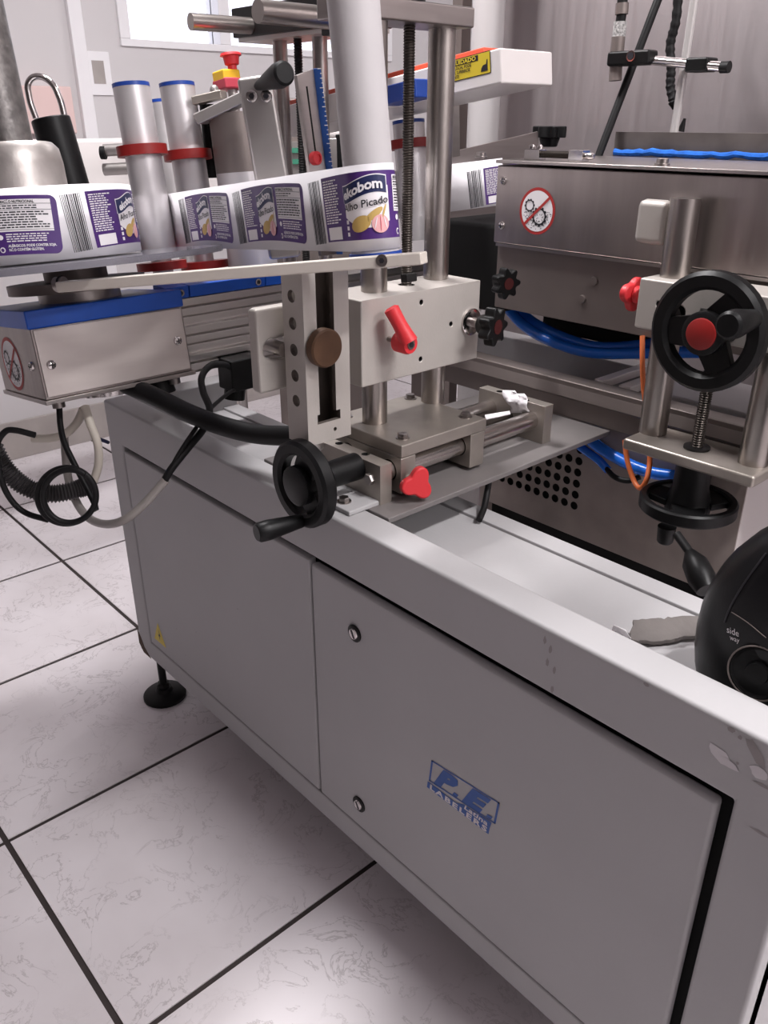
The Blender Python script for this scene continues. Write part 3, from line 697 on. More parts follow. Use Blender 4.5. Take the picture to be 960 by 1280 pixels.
    mb.use('paper'); ell('paper', .205, .042, .0045, .004, 1); ell('paper', .205, .0225, .0042, .0045, 1); ell('purple', .205, .0225, .0026, .0028, 2)
    return mb.build('label', name_parent, recalc=False, label='purple printed label')
def s_at(px, lo, hi):
    best = None
    for k in range(400):
        s = lo+(hi-lo)*k/399; e = abs(proj(web(s, .03))[0]-px)
        if best is None or e < best[0]: best = (e, s)
    return best[1]
sb = s_at(88, S_[0]+.05, S1); label(sb, wb, 1); label(sb-LLEN-.012, wb, 2)
s3_ = s_at(388, S2, S3)+.014; label(s3_, wb, 3); label(s3_-LLEN-.026, wb, 4); label(s3_-2*(LLEN+.026), wb, 5)
sp_ = s_at(586, S4+.25, S_[-1]); 
label_end = sp_+LLEN
path_ext = path[-1]+(path[-1]-path[-2]).normalized()*.3; path.append(path_ext); S_.append(S_[-1]+.3)
label(sp_, wb, 6)

# peel plate behind the housing
pp = thing('peel_plate', 'sloping stainless peel plate behind the front columns', 'metal plate', pe-EZ*.02)
P0, P1, P2, P3 = Pd(548, 198, 2.28), Pd(690, 164, 2.50), Pd(694, 256, 2.50), Pd(548, 292, 2.28)
nn = (P1-P0).cross(P3-P0).normalized(); nn = nn if nn.dot(FH) > 0 else -nn
MB('steel').prism([p+nn*.055 for p in (P0, P1, P2, P3)], nn*.006).build('plate', pp, .001)
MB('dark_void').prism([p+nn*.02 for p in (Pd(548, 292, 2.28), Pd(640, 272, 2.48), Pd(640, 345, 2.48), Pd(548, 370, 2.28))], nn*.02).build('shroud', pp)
MB('steel').prism([Pd(548, 60, 2.3), Pd(574, 112, 2.3), Pd(575, 195, 2.3), Pd(548, 200, 2.3)], FH*.006).build('upright_plate', pp)
kp = Pd(687, 172, 2.58); star('star_knob', pp, kp, ZA, .05, .03)

# loop handle behind the hub
lh = thing('loop_handle', 'black cylinder with bent steel loop standing behind the reel hub', 'handle', Pd(88, 235, 1.95))
h0, h1 = Pd(108, 300, 1.95), Pd(63, 148, 1.97)
MB('black_plastic').cyl(h0, h1, .041, seg=32).build('grip', lh, .003)
hd = (h1-h0).normalized(); hr = RT
lp = [h1-hr*.031, h1-hr*.033+hd*.03] + [h1+hd*.05-hr*.031*math.cos(math.pi*k/10)+hd*.032*math.sin(math.pi*k/10) for k in range(11)] + [h1+hr*.033+hd*.03, h1+hr*.031]
MB('chrome').tube(spline(lp, 3), .0068, 12).build('loop', lh)

# pivot lever with black handle
lv2 = thing('pivot_lever', 'aluminium pivot lever with tapered black handle behind the rollers', 'lever', Pd(345, 240, 1.92))
q0 = Pd(357, 322, 1.92); q1 = Pd(318, 95, 1.92); ld = (q1-q0).normalized(); lw = (RT-ld*RT.dot(ld)).normalized(); ln = lw.cross(ld)
MB('alu').obox((q0+q1)/2, (lw, ln, ld), (.036, .014, (q1-q0).length/2)).build('lever_plate', lv2, .008)
f_ = -1 if ln.dot(FH) > 0 else 1
hb0 = Pd(322, 108, 1.90); hb1 = Pd(356, 91, 1.80)
MB('black_plastic').lathe(hb0, hb1-hb0, [(0, .008), (.02, .012), ((hb1-hb0).length*.8, .0235), ((hb1-hb0).length*.97, .0225), ((hb1-hb0).length, .018)], 26).build('handle', lv2)
for px, py in ((315, 120), (333, 120)):
    q = Pd(px, py, 1.905); MB('chrome').lathe(q, ln*f_, [(0, .0125), (.006, .0115), (.007, .008)], 20).use('ink').lathe(q+ln*f_*.007, ln*f_, [(0, .006), (.0005, .006)], 6).build('screw', lv2)
# drum with bracket
dm = thing('roller_drum', 'grey rubber drum under an aluminium bracket left of the pivot lever', 'roller', Pd(300, 260, 2.1))
d0, d1 = Pd(317, 335, 2.1), Pd(293, 142, 2.12)
MB('dark_steel').cyl(d0+(d1-d0)*.635, d1, .06, seg=32).build('rubber_sleeve', dm)
MB('satin_alu').cyl(d0, d0+(d1-d0)*.635, .06, seg=32).build('drum', dm)
b0 = Pd(286, 132, 2.1); MB('alu').obox(b0, ((RT*.93-EZ*-.38).normalized(), FH, (EZ*.93-RT*.38).normalized()), (.075, .05, .012)).build('bracket', dm, .003)
b0 = Pd(262, 122, 2.14); MB('bare_plate').obox(b0, ((RT*.96+EZ*.2).normalized(), FH, EZ), (.035, .04, .009)).build('bracket', dm, .003)
MB('black_plastic').cyl(Pd(266, 222, 2.2), Pd(258, 130, 2.2), .017, seg=14).build('post', dm)
MB('alu').sphere(Pd(268, 114, 2.12), .011, .011, .014).build('dome_nut', dm)
# emergency stop
es = thing('emergency_stop', 'red mushroom emergency stop on a yellow box behind the pivot lever', 'switch', Pd(286, 112, 2.25))
e0 = Pd(286, 112, 2.25); 
MB('pink_red').obox(Pd(286, 106, 2.25), TA, (.03, .028, .012)).build('base', es, .004)
MB('alu').cyl(Pd(290, 110, 2.25), Pd(318, 330, 2.25), .012, seg=14).build('post', es)
MB('yellow').obox(Pd(283, 96, 2.25), TA, (.026, .024, .013)).build('yellow_box', es, .004)
MB('red_plastic').lathe(Pd(291, 89, 2.25), EZ, [(0, .011), (.012, .011), (.014, .017), (.032, .02), (.033, .026), (.038, .024)], 26).build('mushroom_button', es)
# scale plate
sc = thing('scale_plate', 'slotted steel scale plate with blue ruler edge and small red knob', 'scale', Pd(400, 240, 1.72))
def scp(px, py, D=1.72): return Pd(px, py, D)
pl = [scp(371, 94), scp(392, 86, 1.75), scp(421, 318, 1.75), scp(402, 320)]
pn = (pl[1]-pl[0]).cross(pl[3]-pl[0]).normalized(); pn = pn if pn.dot(FH) < 0 else -pn
MB('steel').prism(pl, -pn*.01).build('plate', sc, .001)
bl = [scp(392.6, 85.6, 1.75), scp(401, 85, 1.745), scp(429, 318, 1.745), scp(421.6, 318, 1.75)]
MB('blue_ink').prism(bl, -pn*.012).build('ruler', sc, .001)
tk = MB('paper')
for k in range(42):
    t = k/42; p = bl[1].lerp(bl[2], t); q = bl[0].lerp(bl[3], t); w_ = (.55, .25, .35, .25)[k % 4]; dn = (bl[2]-bl[1]).normalized()*.0016
    tk.add([p+pn*.001, p.lerp(q, w_)+pn*.001, p.lerp(q, w_)+pn*.001+dn, p+pn*.001+dn], [(0, 1, 2, 3)])
tk.build('ruler_marks', sc, recalc=False)
sl0, sl1 = scp(383, 108)+pn*.0009, scp(394, 190)+pn*.0009
MB('dark_void').tube([sl0, sl1], .0016, 8).build('slot', sc)
q = scp(391.5, 198, 1.715)+pn*.002
MB('red_plastic').lathe(q, pn, [(0, .0125), (.01, .0125), (.012, .0105), (.012, .008), (.009, .0075)], 22).build('knob', sc)

# ================================================================ rear column stand
rs = thing('rear_column_stand', 'rear pair of steel columns under a dark cross head with two rods', 'machine stand', Py(375, 250, 1.40))
for px in (352, 401):
    a = Py(px, 100, 1.40); MB('steel').cyl((a.x, a.y, 0), (a.x, a.y, Py(px, 40, 1.40).z), .0185, seg=24).build('column', rs)
a = Py(374, 100, 1.39); threaded(MB('black_iron'), (a.x, a.y, .95), (a.x, a.y, Py(374, 42, 1.39).z), .0108, .006, 12).build('spindle', rs)
a = Py(289, 17, 1.34); b = Py(289, 48, 1.34); c = Py(432, 20, 1.34)
MB('black_iron').box(a.x, c.x, 1.34, 1.48, b.z, b.z+.065).build('cross_head', rs, .003)
MB('alu').box(a.x+.01, c.x, 1.35, 1.47, b.z-.01, b.z).build('under_plate', rs)
a = Py(238, 27, 1.18)
MB('rod').cyl((a.x, 1.18, a.z), (a.x+.015, 1.35, a.z), .0185, seg=28).build('stub_rod', rs)
q = Pd(322, 14, 1.9); q2 = q+YA*.2
MB('rod').cyl(q, q2, .0215, seg=28).build('stub_rod', rs)
MB('black_iron').box(q2.x-.04, q2.x+.07, q2.y-.01, q2.y+.06, q2.z-.03, q2.z+.09).build('clamp_head', rs, .003)

# ================================================================ white guard box with warning sign
gu = thing('guard_box', 'white plastic guard box with yellow CUIDADO warning sticker', 'guard', Py(627, 104, 1.45))
g0 = Py(627, 104, 1.45); gt = Py(627, 59, 1.45); GHt = (gt-g0).length; GLn = .86; GDp = .17
def gub(a, b, c): return g0+EX*a+EY*b+EZ*c
def gubox(mb, a0, a1, b0, b1, c0, c1): return mb.obox(gub((a0+a1)/2, (b0+b1)/2, (c0+c1)/2), TA, ((a1-a0)/2, (b1-b0)/2, (c1-c0)/2))
gubox(MB('white_plastic'), -GLn, 0, 0, GDp, 0, GHt).build('box', gu, .004)
def gst(px, py):
    dd = ray(px, py); t = (g0-EYE).dot(EY)/dd.dot(EY); q = EYE+dd*t-g0; return q.dot(EX), q.dot(EZ)
u1, v1 = gst(613, 62.5); u2, v2 = gst(612.5, 91.5); u0 = u1-.125
def gs(u, v, k=0): return gub(u0+u, -.0008-.0004*k, v2+v)
sw_, sh_ = u1-u0, v1-v2
sg = MB('ink'); quad(sg, lambda a, b: gs(a, b), 0, sw_, 0, sh_); sg.use('yellow_sign'); quad(sg, lambda a, b: gs(a, b, 1), .0015, sw_-.0015, .0015, sh_-.0015)
sg.use('ink'); quad(sg, lambda a, b: gs(a, b, 2), .012, .092, sh_*.68, sh_-.003)
sg.use('yellow_sign'); tx = text2d('CUIDADO', sh_*.27, .0004); w_ = width(tx); put(sg, tx, lambda x, y: gs(.018+x*.068/w_, sh_*.72+y, 3))
sg.use('ink')
for i, t_ in enumerate(('ESTE LOCAL PODE', 'FICAR SUPERFICIE', 'QUENTE')):
    tx = text2d(t_, sh_*.19, .0002); w_ = width(tx); put(sg, tx, lambda x, y: gs(.006+x*min(1, .085/w_), sh_*(.5-.19*i)+y, 3))
sg.add([gs(.098+a*.018, sh_*.14+b*sh_*.5, 2) for a, b in ((0, 0), (1.05, 0), (1.05, .35), (1.1, 1), (.95, 1), (.85, .62), (.35, .55), (.1, .3))], [tuple(range(8))])
sg.build('warning_sticker', gu, recalc=False)
gubox(MB('orange'), -GLn-.02, -.08, .04, GDp-.02, GHt, GHt+.018).build('cover_strip', gu, .003, label='orange plastic strip along the top')
MB('blue_cap').obox(Pd(508, 116, 2.02), TA, (.06, .03, .018)).build('bracket', gu, .003)

# ================================================================ ribbed aluminium profile under the unit
PXF = -1.6
pa = thing('aluminium_profile', 'long ribbed aluminium profile beam behind the slotted arm', 'profile', (PXF, 1.3, .94))
zt, zb = 1.108, .945
prof = [(PXF-.09, zt)]
n = 8
for k in range(n):
    z1_ = zt-(zt-zb)*k/n; z2_ = zt-(zt-zb)*(k+.72)/n; z3_ = zt-(zt-zb)*(k+.8)/n; z4_ = zt-(zt-zb)*(k+.94)/n
    dx = -.006 if k in (2, 5) else 0
    prof += [(PXF+dx, z1_-.001), (PXF+dx, z2_), (PXF-.012, z3_), (PXF-.012, z4_)]
prof += [(PXF, zb), (PXF-.09, zb)]
MB('alu_bright').prism([V((x, .826, z)) for x, z in prof], (0, 1.004, 0)).build('beam', pa, .001)
MB('dark_steel').box(PXF-.075, PXF-.015, 1.62, 1.68, 0, zb).build('leg', pa, .003)
MB('alu').box(PXF-.09, PXF+.012, 1.74, 1.84, zt, zt+.015).build('end_plate', pa, .002)
for px0, px1, py_ in ((150, 216, 368), (217, 300, 362)):
    a = Px(px0, py_, PXF); b = Px(px1, py_-8, PXF)
for y0_, y1_ in ((.83, .885), (.887, 1.08), (1.082, 1.3)):
    o = MB('blue_paint').box(PXF-.05, PXF+.004, y0_, y1_, zt+.001, zt+.026).build('guard_strip', pa, .002)
    q = V((PXF+.004, y1_-.02, zt+.013)); MB('chrome').lathe(q, XA, [(0, .008), (.003, .0075)], 16).use('ink').lathe(q+XA*.003, XA, [(0, .0045), (.0004, .0045)], 6).build('screw', o)
cn = Px(302, 464, PXF+.02)
cb = thing('cable_plug', 'black plug box below the ribbed profile with bent cable', 'plug', cn)
MB('black_plastic').obox(cn, (XA, YA, ZA), (.03, .045, .036)).build('plug_body', cb, .004)
MB('black_plastic').cyl(cn+V((.0, -.02, -.03)), cn+V((0, -.025, -.06)), .024, seg=18).build('gland', cb)

# ================================================================ conveyor housing on the right
HY = 1.46
ho = thing('conveyor_housing', 'long brushed stainless housing with gear warning sticker', 'machine housing', (-.75, HY+.15, 1.2))
MB('steel_sheet').box(-1.253, .15, HY, HY+.34, 1.205, 1.363).build('box', ho, .003)
MB('steel').box(-1.256, .15, HY-.003, HY+.345, 1.367, 1.3735).build('lid', ho, .001)
for px, py, z in ((643, 262, 0), ):
    pass
for px, py in ((629.5, 226), (627.5, 282)): screw(MB(), Py(px, py, HY), -YA, .0085).build('screw', ho)
q = Py(671.5, 264, HY); gear_sticker(ho, q, XA, ZA, -YA, .0465)
for px, py in ((644, 196), (810, 196.5), (862, 205)):
    q = Pz(px, py, 1.3735); q = V((q.x, HY+.03 if px != 810 else HY+.09, 1.3735)); MB('steel').lathe(q, ZA, [(0, .014), (.004, .014), (.005, .011), (.012, .011), (.013, .008)], 18).build('bolt', ho)
lx = Py(680, 190, HY+.06)
MB('chrome').box(lx.x-.045, lx.x-.005, HY+.05, HY+.075, 1.3735, 1.394).use('chrome').lathe((lx.x-.034, HY+.062, 1.394), ZA, [(0, .008), (.006, .007), (.009, .003)], 14).lathe((lx.x-.014, HY+.062, 1.394), ZA, [(0, .008), (.006, .007), (.009, .003)], 14).build('latch_block', ho, .001)
MB('chrome').box(lx.x+.07, lx.x+.105, HY+.05, HY+.075, 1.3735, 1.395).lathe((lx.x+.105, HY+.062, 1.384), XA, [(0, .006), (.012, .007), (.02, .005)], 14).build('latch_block', ho, .001)
threaded(MB('thread'), (lx.x-.005, HY+.062, 1.385), (lx.x+.07, HY+.062, 1.385), .0075, .004).build('latch_rod', ho)
# lower side panel
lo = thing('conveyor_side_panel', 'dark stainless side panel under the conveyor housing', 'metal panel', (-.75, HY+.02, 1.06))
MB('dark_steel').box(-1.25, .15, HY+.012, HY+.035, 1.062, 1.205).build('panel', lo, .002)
MB('steel').box(-1.245, .15, HY-.001, HY+.03, 1.1985, 1.2045).build('flange', lo)
for px, py in ((728, 374), (743, 351)):
    q = Py(px, py, HY+.012); MB('dark_steel').lathe(q, -YA, [(0, .009), (.004, .008)], 14).build('rivet', lo)
# support beam
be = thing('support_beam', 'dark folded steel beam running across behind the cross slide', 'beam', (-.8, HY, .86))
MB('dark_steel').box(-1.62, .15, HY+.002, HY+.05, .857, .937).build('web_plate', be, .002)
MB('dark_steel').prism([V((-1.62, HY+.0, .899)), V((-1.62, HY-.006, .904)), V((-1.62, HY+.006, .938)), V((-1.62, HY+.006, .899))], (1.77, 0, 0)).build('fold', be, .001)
# vent cabinet
vc = thing('vent_cabinet', 'stained stainless cabinet with round vent holes below the beam', 'cabinet', (-.95, 1.7, .08))
cut = MB('dark_void')
hq = Py(717.5, 632, 1.482)
for i in range(13):
    for j in range(7):
        p = V((hq.x-.0272*i, 1.482, hq.z+.0276*j)); cut.cyl(p-YA*.03, p+YA*.03, .0098, seg=14)
vz = Py(760, 688, 1.482).z
MB('dark_void').box(-1.26, -.614, 1.52, 1.525, .08, vz).build('gap_shade_panel', vc)  # black sheet added as the deep shade in the gap behind the tray
MB('vent_steel').box(-1.27, -.604, 1.482, 1.486, vz, .846).build('front_panel', vc, cuts=cut)
MB('vent_steel').box(-1.27, -1.266, 1.486, 1.75, .08, .846).build('side_panel', vc)
MB('white_plastic').box(-.608, -.604, 1.486, 1.75, .08, .846).build('side_panel', vc)  # side facing the light: its brightness is put into a paler material
MB('dark_void').box(-1.262, -.612, 1.55, 1.555, vz, .84).build('vent_shade_panel', vc)  # black sheet behind the vent holes, interior shade as colour
MB('vent_steel').box(-1.27, -.604, 1.482, 1.75, .846, .85).build('top', vc)

# ================================================================ right lifting stand
rg = thing('right_column_stand', 'right steel column stand with black handwheels above and below its base plate', 'machine stand', (-.67, 1.4, .875))
MB('bare_plate').box(-.795, -.535, 1.335, 1.455, .877, .9).build('base_plate', rg, .006)
MB('rod').cyl((-.775, 1.408, .9), (-.778, 1.408, 1.328), .0262, seg=36).build('column', rg)
MB('rod').cyl((-.568, 1.398, .9), (-.568, 1.398, 1.2), .0262, seg=36).build('column', rg)
cut = MB('dark_void'); q = Py(823, 380, 1.355); cut.cyl(q-YA*.01, q+YA*.012, .0042, seg=12); q = Py(848, 391, 1.355); cut.cyl(q-YA*.01, q+YA*.01, .012, seg=18)
b0 = Py(800, 347, 1.355)
MB('alu_matt').box(b0.x, -.47, 1.355, 1.445, Py(795, 410, 1.355).z, b0.z).build('clamp_block', rg, .004, cuts=cut)
q = Py(848, 391, 1.364); MB('black_iron').cyl(q, q-YA*.006, .009, seg=6).build('set_screw', rg)
threaded(MB('thread'), (-.672, 1.39, .9), (-.672, 1.39, 1.12), .0115, .0045).build('spindle', rg)
MB('black_iron').lathe((-.672, 1.39, .9), ZA, [(0, .024), (.004, .024), (.005, .018)], 24).build('spindle_washer', rg)
MB('alu_matt').box(-.868, -.805, 1.40, 1.43, Py(806, 306, 1.4).z, Py(815, 250, 1.4).z).build('side_pad', rg, .012)
kq = V((b0.x-.026, 1.39, Py(782, 366, 1.39).z)); lobe_knob('clamp_knob', rg, kq, V((-1, 0, 0)), .034, stem=.03, rot=.2, h=.015)
wc = Py(885, 415, 1.30)
MB('black_plastic').cyl((wc.x, 1.355, wc.z), (wc.x, 1.31, wc.z), .028).build('bearing_boss', rg)
MB('black_plastic').cyl((-.672, 1.36, 1.09), (-.672, 1.36, 1.16), .02, seg=20).build('gear_boss', rg)
def aim(c, n, dx, dz): return ang_to(c, n, 0, 0, V((c.x+dx, c.y, c.z+dz)))
handwheel(rg, wc, -YA, .0985, .03, .03, [aim(wc, -YA, -1, -.12), aim(wc, -YA, .55, .75), aim(wc, -YA, .45, -.8)], .036, .05, (aim(wc, -YA, .9, .42), .085, .0215, V((.0, -1, .02))), 'red_dark')
lc = V((-.668, 1.385, .79))
MB('black_plastic').lathe((lc.x, lc.y, .876), -ZA, [(0, .033), (.05, .033), (.075, .04)], 30).build('bearing_boss', rg)
lw_ = handwheel(rg, lc, -ZA, .09, .016, .026, [R(30), R(150), R(270)], .042, .03, None)
q = Pz(834, 658, .765); MB('black_plastic').lathe(q, -ZA, [(0, .017), (.03, .015), (.034, .012)], 20).build('crank_knob', lw_)

# ================================================================ things behind and on the housing
sb_ = tag(MB('steel_dirty').box(Py(768, 180, 1.86).x, .2, 1.86, 1.89, 1.37, Py(800, 165, 1.86).z).build('steel_bar', base=(-.5, 1.875, 1.37)), 'stained flat steel bar standing behind the conveyor housing lid', 'metal bar')
vs = []; rd = random.Random(9); cx_ = Py(766, 193, 1.83).x
cl = MB('blue_cloth'); N = 60
pts = [V((cx_+1.0*k/N, 1.835+rd.uniform(-.004, .004), 1.3755+.006+rd.uniform(-.0015, .003)+(.006 if k > 22 else 0)*rd.random())) for k in range(N+1)]
rsz = [.006+rd.uniform(0, .003)+(.003 if k > 22 else 0) for k in range(N+1)]
tag(cl.tube(pts, rsz, 8).build('cleaning_cloth', base=(cx_, 1.835, 1.3735)), 'frayed bright blue cloth strip lying on the housing lid', 'cloth')
en = thing('steel_enclosure', 'tall brushed stainless enclosure wall behind the conveyor', 'enclosure', (-.6, 2.25, 0))
ex0 = Py(604, 100, 2.2).x
MB('steel_wall').box(ex0, 1.6, 2.2, 2.26, .0, 2.62).build('front_sheet', en, .003)
MB('steel_wall').box(ex0, ex0+.04, 2.26, 3.2, .0, 2.62).build('side_sheet', en, .003)
MB('steel_wall').box(ex0, 1.6, 2.26, 3.2, 2.56, 2.62).build('top_sheet', en)
q = Pd(607, 100, 2.72)
pi_ = tag(MB('pipe_grey').cyl((q.x, q.y, .0), (q.x, q.y, 2.88), .046, seg=32).build('white_pipe', base=(q.x, q.y, 0)), 'vertical white pipe at the left edge of the stainless enclosure', 'pipe')
q = Pd(577, 30, 2.85); tag(MB('dark_steel').box(q.x-.02, q.x+.02, q.y-.02, q.y+.02, 0, 2.88).build('enclosure_post', base=(q.x, q.y, 0)), 'slim dark upright post left of the white pipe', 'post')
# sensor on its clamp rod
SY = 1.84
se = thing('sensor', 'grey barrel sensor with silver label held by a black clamp', 'sensor', Py(768, 102, SY))
def sp2(px, py, y=SY): return Py(px, py, y)
def seg2(mb, p0, p1, r0, r1=None): return mb.cyl(sp2(*p0), sp2(*p1), r0, r1, 20)
for nm, mt, p0, p1, r in (('tip', 'dark_steel', (770, 80), (769, 101), .0145), ('barrel', 'dark_steel', (773, 46), (771, 66), .0155), ('print_label', 'silver_label', (775.5, 27), (773.5, 46), .0145), ('plug', 'dark_steel', (778, 4), (777, 18), .0145), ('neck', 'black_rubber', (777, 18), (775.5, 27), .011), ('cable', 'black_rubber', (779, -30), (778, 4), .0115)):
    seg2(MB(mt), p0, p1, r).build(nm, se)
cl_ = thing('clamp_rod', 'short chrome rod with black clamps at both ends on the sensor post', 'rod clamp', sp2(860, 80))
c0 = sp2(771, 73); c1 = sp2(812, 73); MB('black_plastic').obox((c0+c1)/2-YA*.004, (XA, YA, ZA), ((c1.x-c0.x)/2+.012, .02, .015)).build('clamp', cl_, .006)
q = sp2(788, 70, SY-.0285); MB('chrome').lathe(q+YA*.004, -YA, [(0, .011), (.003, .011)], 20).use('ink').lathe(q, -YA, [(0, .008), (.0005, .008)], 16).build('clamp_screw', cl_)
r0_ = sp2(812, 75); r1_ = sp2(905, 84, SY); MB('chrome').cyl(r0_, r1_, .0095, seg=22).build('rod', cl_)
MB('black_rubber').cyl(r1_-XA*.006, r1_+XA*.012, .0115, seg=20).build('rod_end', cl_)
q = sp2(873, 81); MB('black_plastic').obox(q+YA*.012, (XA, YA, ZA), (.026, .024, .014)).build('clamp', cl_, .005)
tag(MB('clear_rod').cyl(Py(842, 170, SY+.03), Py(871, -20, SY+.03), .0092, seg=18).build('sensor_post', base=Py(842, 170, SY+.03)), 'thin leaning steel post behind the sensor clamp', 'post')
tag(MB('black_rubber').cyl(Py(747, 198, SY-.03), Py(828, -15, SY+.1), .0092, seg=14).build('sensor_cable', base=Py(747, 198, SY-.03)), 'straight black cable slanting across the stainless enclosure', 'cable')
pts = spline([Py(849, -20, 2.0), Py(845, 25, 2.0), Py(838, 55, 2.0), Py(839, 85, 2.0), Py(838, 108, 2.0), Py(842, 128, 2.0), Py(842, 137, 2.0)], 8)
rsz = [(.0105+.0012*math.sin(k*2.2)) if k < 40 else .0105*(1-(k-40)/9)+.002 for k in range(len(pts))]
tag(MB('black_rubber').tube(pts, rsz, 12).build('wrapped_cable', base=pts[-1]), 'black tape-wrapped cable end hanging beside the leaning post', 'cable')
tag(MB('black_rubber').cyl(Py(851, 164, SY+.06), Py(856, 148, SY+.06), .008, .003, 12).build('cable_stub', base=Py(851, 164, SY+.06)), 'small black cable stub at the foot of the leaning post', 'cable')

# ================================================================ hoses and rear frame
def cable(name, label, pts, r, m, cat='cable', n=10, seg=12, group=None):
    p = spline(pts, n); return tag(MB(m).tube(p, r, seg).build(name, base=p[0]), label, cat, group)
HYB = 1.62
cable('air_hose', 'bright blue air hose sagging below the dark side panel, upper of two', [Py(640, 372, HYB), Py(660, 398, HYB), Py(700, 420, HYB), Py(750, 434, HYB), Py(815, 430, HYB), Py(880, 420, HYB)], .0125, 'blue_hose', 'hose')
cable('air_hose', 'bright blue air hose sagging below the dark side panel, lower of two', [Py(630, 380, HYB-.03), Py(655, 407, HYB-.03), Py(690, 427, HYB-.03), Py(740, 441, HYB-.03), Py(815, 441, HYB-.03), Py(880, 440, HYB-.03)], .0125, 'blue_hose', 'hose')
cable('air_hose', 'blue hose curving down in front of the vent holes, thicker one', [Py(725, 535, 1.47), Py(745, 556, 1.465), Py(780, 577, 1.46), Py(812, 590, 1.46), Py(850, 596, 1.47)], .0125, 'blue_hose', 'hose')
cable('air_hose', 'blue hose bundle end hanging beside the vent holes', [Py(712, 548, 1.47), Py(730, 562, 1.465), Py(748, 575, 1.46), Py(760, 588, 1.46)], .009, 'blue_hose', 'hose')
cable('power_cable', 'short black cable looping below the blue hoses', [Py(755, 582, 1.46), Py(768, 596, 1.45), Py(785, 601, 1.45), Py(800, 596, 1.46)], .006, 'black_rubber')
cable('signal_cable', 'orange cable dropping behind the left column of the right stand', [Py(803, 420, 1.465), Py(803, 450, 1.45), Py(804, 480, 1.45), Py(807, 505, 1.45)], .0052, 'orange_cable')
cable('signal_cable', 'orange cable loop hanging under the right base plate', [Py(781, 550, 1.43), Py(784, 575, 1.42), Py(792, 600, 1.41), Py(800, 610, 1.40), Py(808, 600, 1.40), Py(812, 580, 1.42), Py(812, 560, 1.43)], .0052, 'orange_cable')
cable('power_cable', 'thin black cable hanging below the cross slide plate edge', [Pz(612, 598, .845), Pz(609, 615, .82), Pz(605, 635, .80), Pz(599, 650, .79)], .006, 'black_rubber')
tag(MB('grey_paint').box(-2.1, .4, 1.78, 1.84, .78, .905).build('rear_rail', bevel=.004, base=(-.8, 1.81, .78)), 'light grey rear rail behind the dark support beam', 'rail')
for k, (px, py, w_) in enumerate(((785, 467, .012), (800, 480, .014))):
    a = Pz(px, py, .93); tag(MB('white_plastic').box(a.x-w_, a.x+w_, 1.52, 1.775, .92, .938).build('conveyor_rail', bevel=.002, base=(a.x, 1.65, .92)), ('left', 'right')[k]+' one of two pale aluminium rails behind the orange cable', 'rail', 'pale rails')
a = Py(880, 500, 1.6); tag(MB('grey_paint').box(a.x-.12, a.x+.5, 1.56, 1.72, .852, .93).build('chain_guard', bevel=.006, base=(a.x, 1.64, .8)), 'pale grey guard box behind the right threaded spindle', 'guard')
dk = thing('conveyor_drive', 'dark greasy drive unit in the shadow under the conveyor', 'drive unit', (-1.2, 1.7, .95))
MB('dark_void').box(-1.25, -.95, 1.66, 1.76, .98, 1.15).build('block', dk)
MB('dark_void').box(-1.47, -1.258, 1.50, 1.75, 1.04, 1.235).build('back_block', dk, .01)  # plain near-black box filling the gap left of the housing
star('star_knob', dk, Pd(628, 353, 1.8), V((1, -.2, 0)), .034, .022, 'cap_red')

# cardboard scrap and tape in the tray
c_ = [Pz(786, 803, .79), Pz(791, 780, .80), Pz(820, 777, .80), Pz(843, 775, .802), Pz(882, 773, .80), Pz(882, 798, .785), Pz(850, 800, .786), Pz(838, 805, .784), Pz(812, 806, .785)]
rd = random.Random(3); c2_ = []
for k in range(len(c_)):
    for q in range(5): c2_.append(c_[k].lerp(c_[(k+1) % len(c_)], q/5)+V((rd.uniform(-.002, .002), rd.uniform(-.0025, .0025), rd.uniform(-.001, .001))))
tag(MB('cardboard').prism(c2_, (0, 0, .006)).build('cardboard_scrap', bevel=.001, base=(c_[0].x, c_[0].y, .78)), 'torn strip of grey cardboard lying in the tray beside the black appliance', 'cardboard')
cu_ = spline([Pz(764, 790, .785), Pz(768, 781, .81), Pz(774, 790, .80), Pz(780, 797, .786)], 6)
o = MB('paper').add([p+V((dx, 0, 0)) for p in cu_ for dx in (0, .016)], [(2*k, 2*k+2, 2*k+3, 2*k+1) for k in range(len(cu_)-1)]).build('paper_curl', base=cu_[0], recalc=False); tag(o, 'curled white paper strip at the left end of the torn cardboard', 'paper')
so = o.modifiers.new('s', 'SOLIDIFY'); so.thickness = .001
# cable with connector beside the lower handwheel
cp = thing('cable_connector', 'black cable with rubber connector leaning between lower handwheel and the black appliance', 'cable', Py(880, 740, 1.2))
p0, p1, p2 = Py(846, 668, 1.22), Py(862, 690, 1.2), Py(884, 738, 1.16)
MB('black_rubber').tube(spline([p0, p0.lerp(p1, .5), p1]), .0075, 12).build('cable', cp)
dv = (p2-p1); MB('black_plastic').lathe(p1, dv, [(0, .009), (.008, .013), (dv.length*.3, .021), (dv.length*.7, .023), (dv.length, .017)], 18).build('connector', cp)
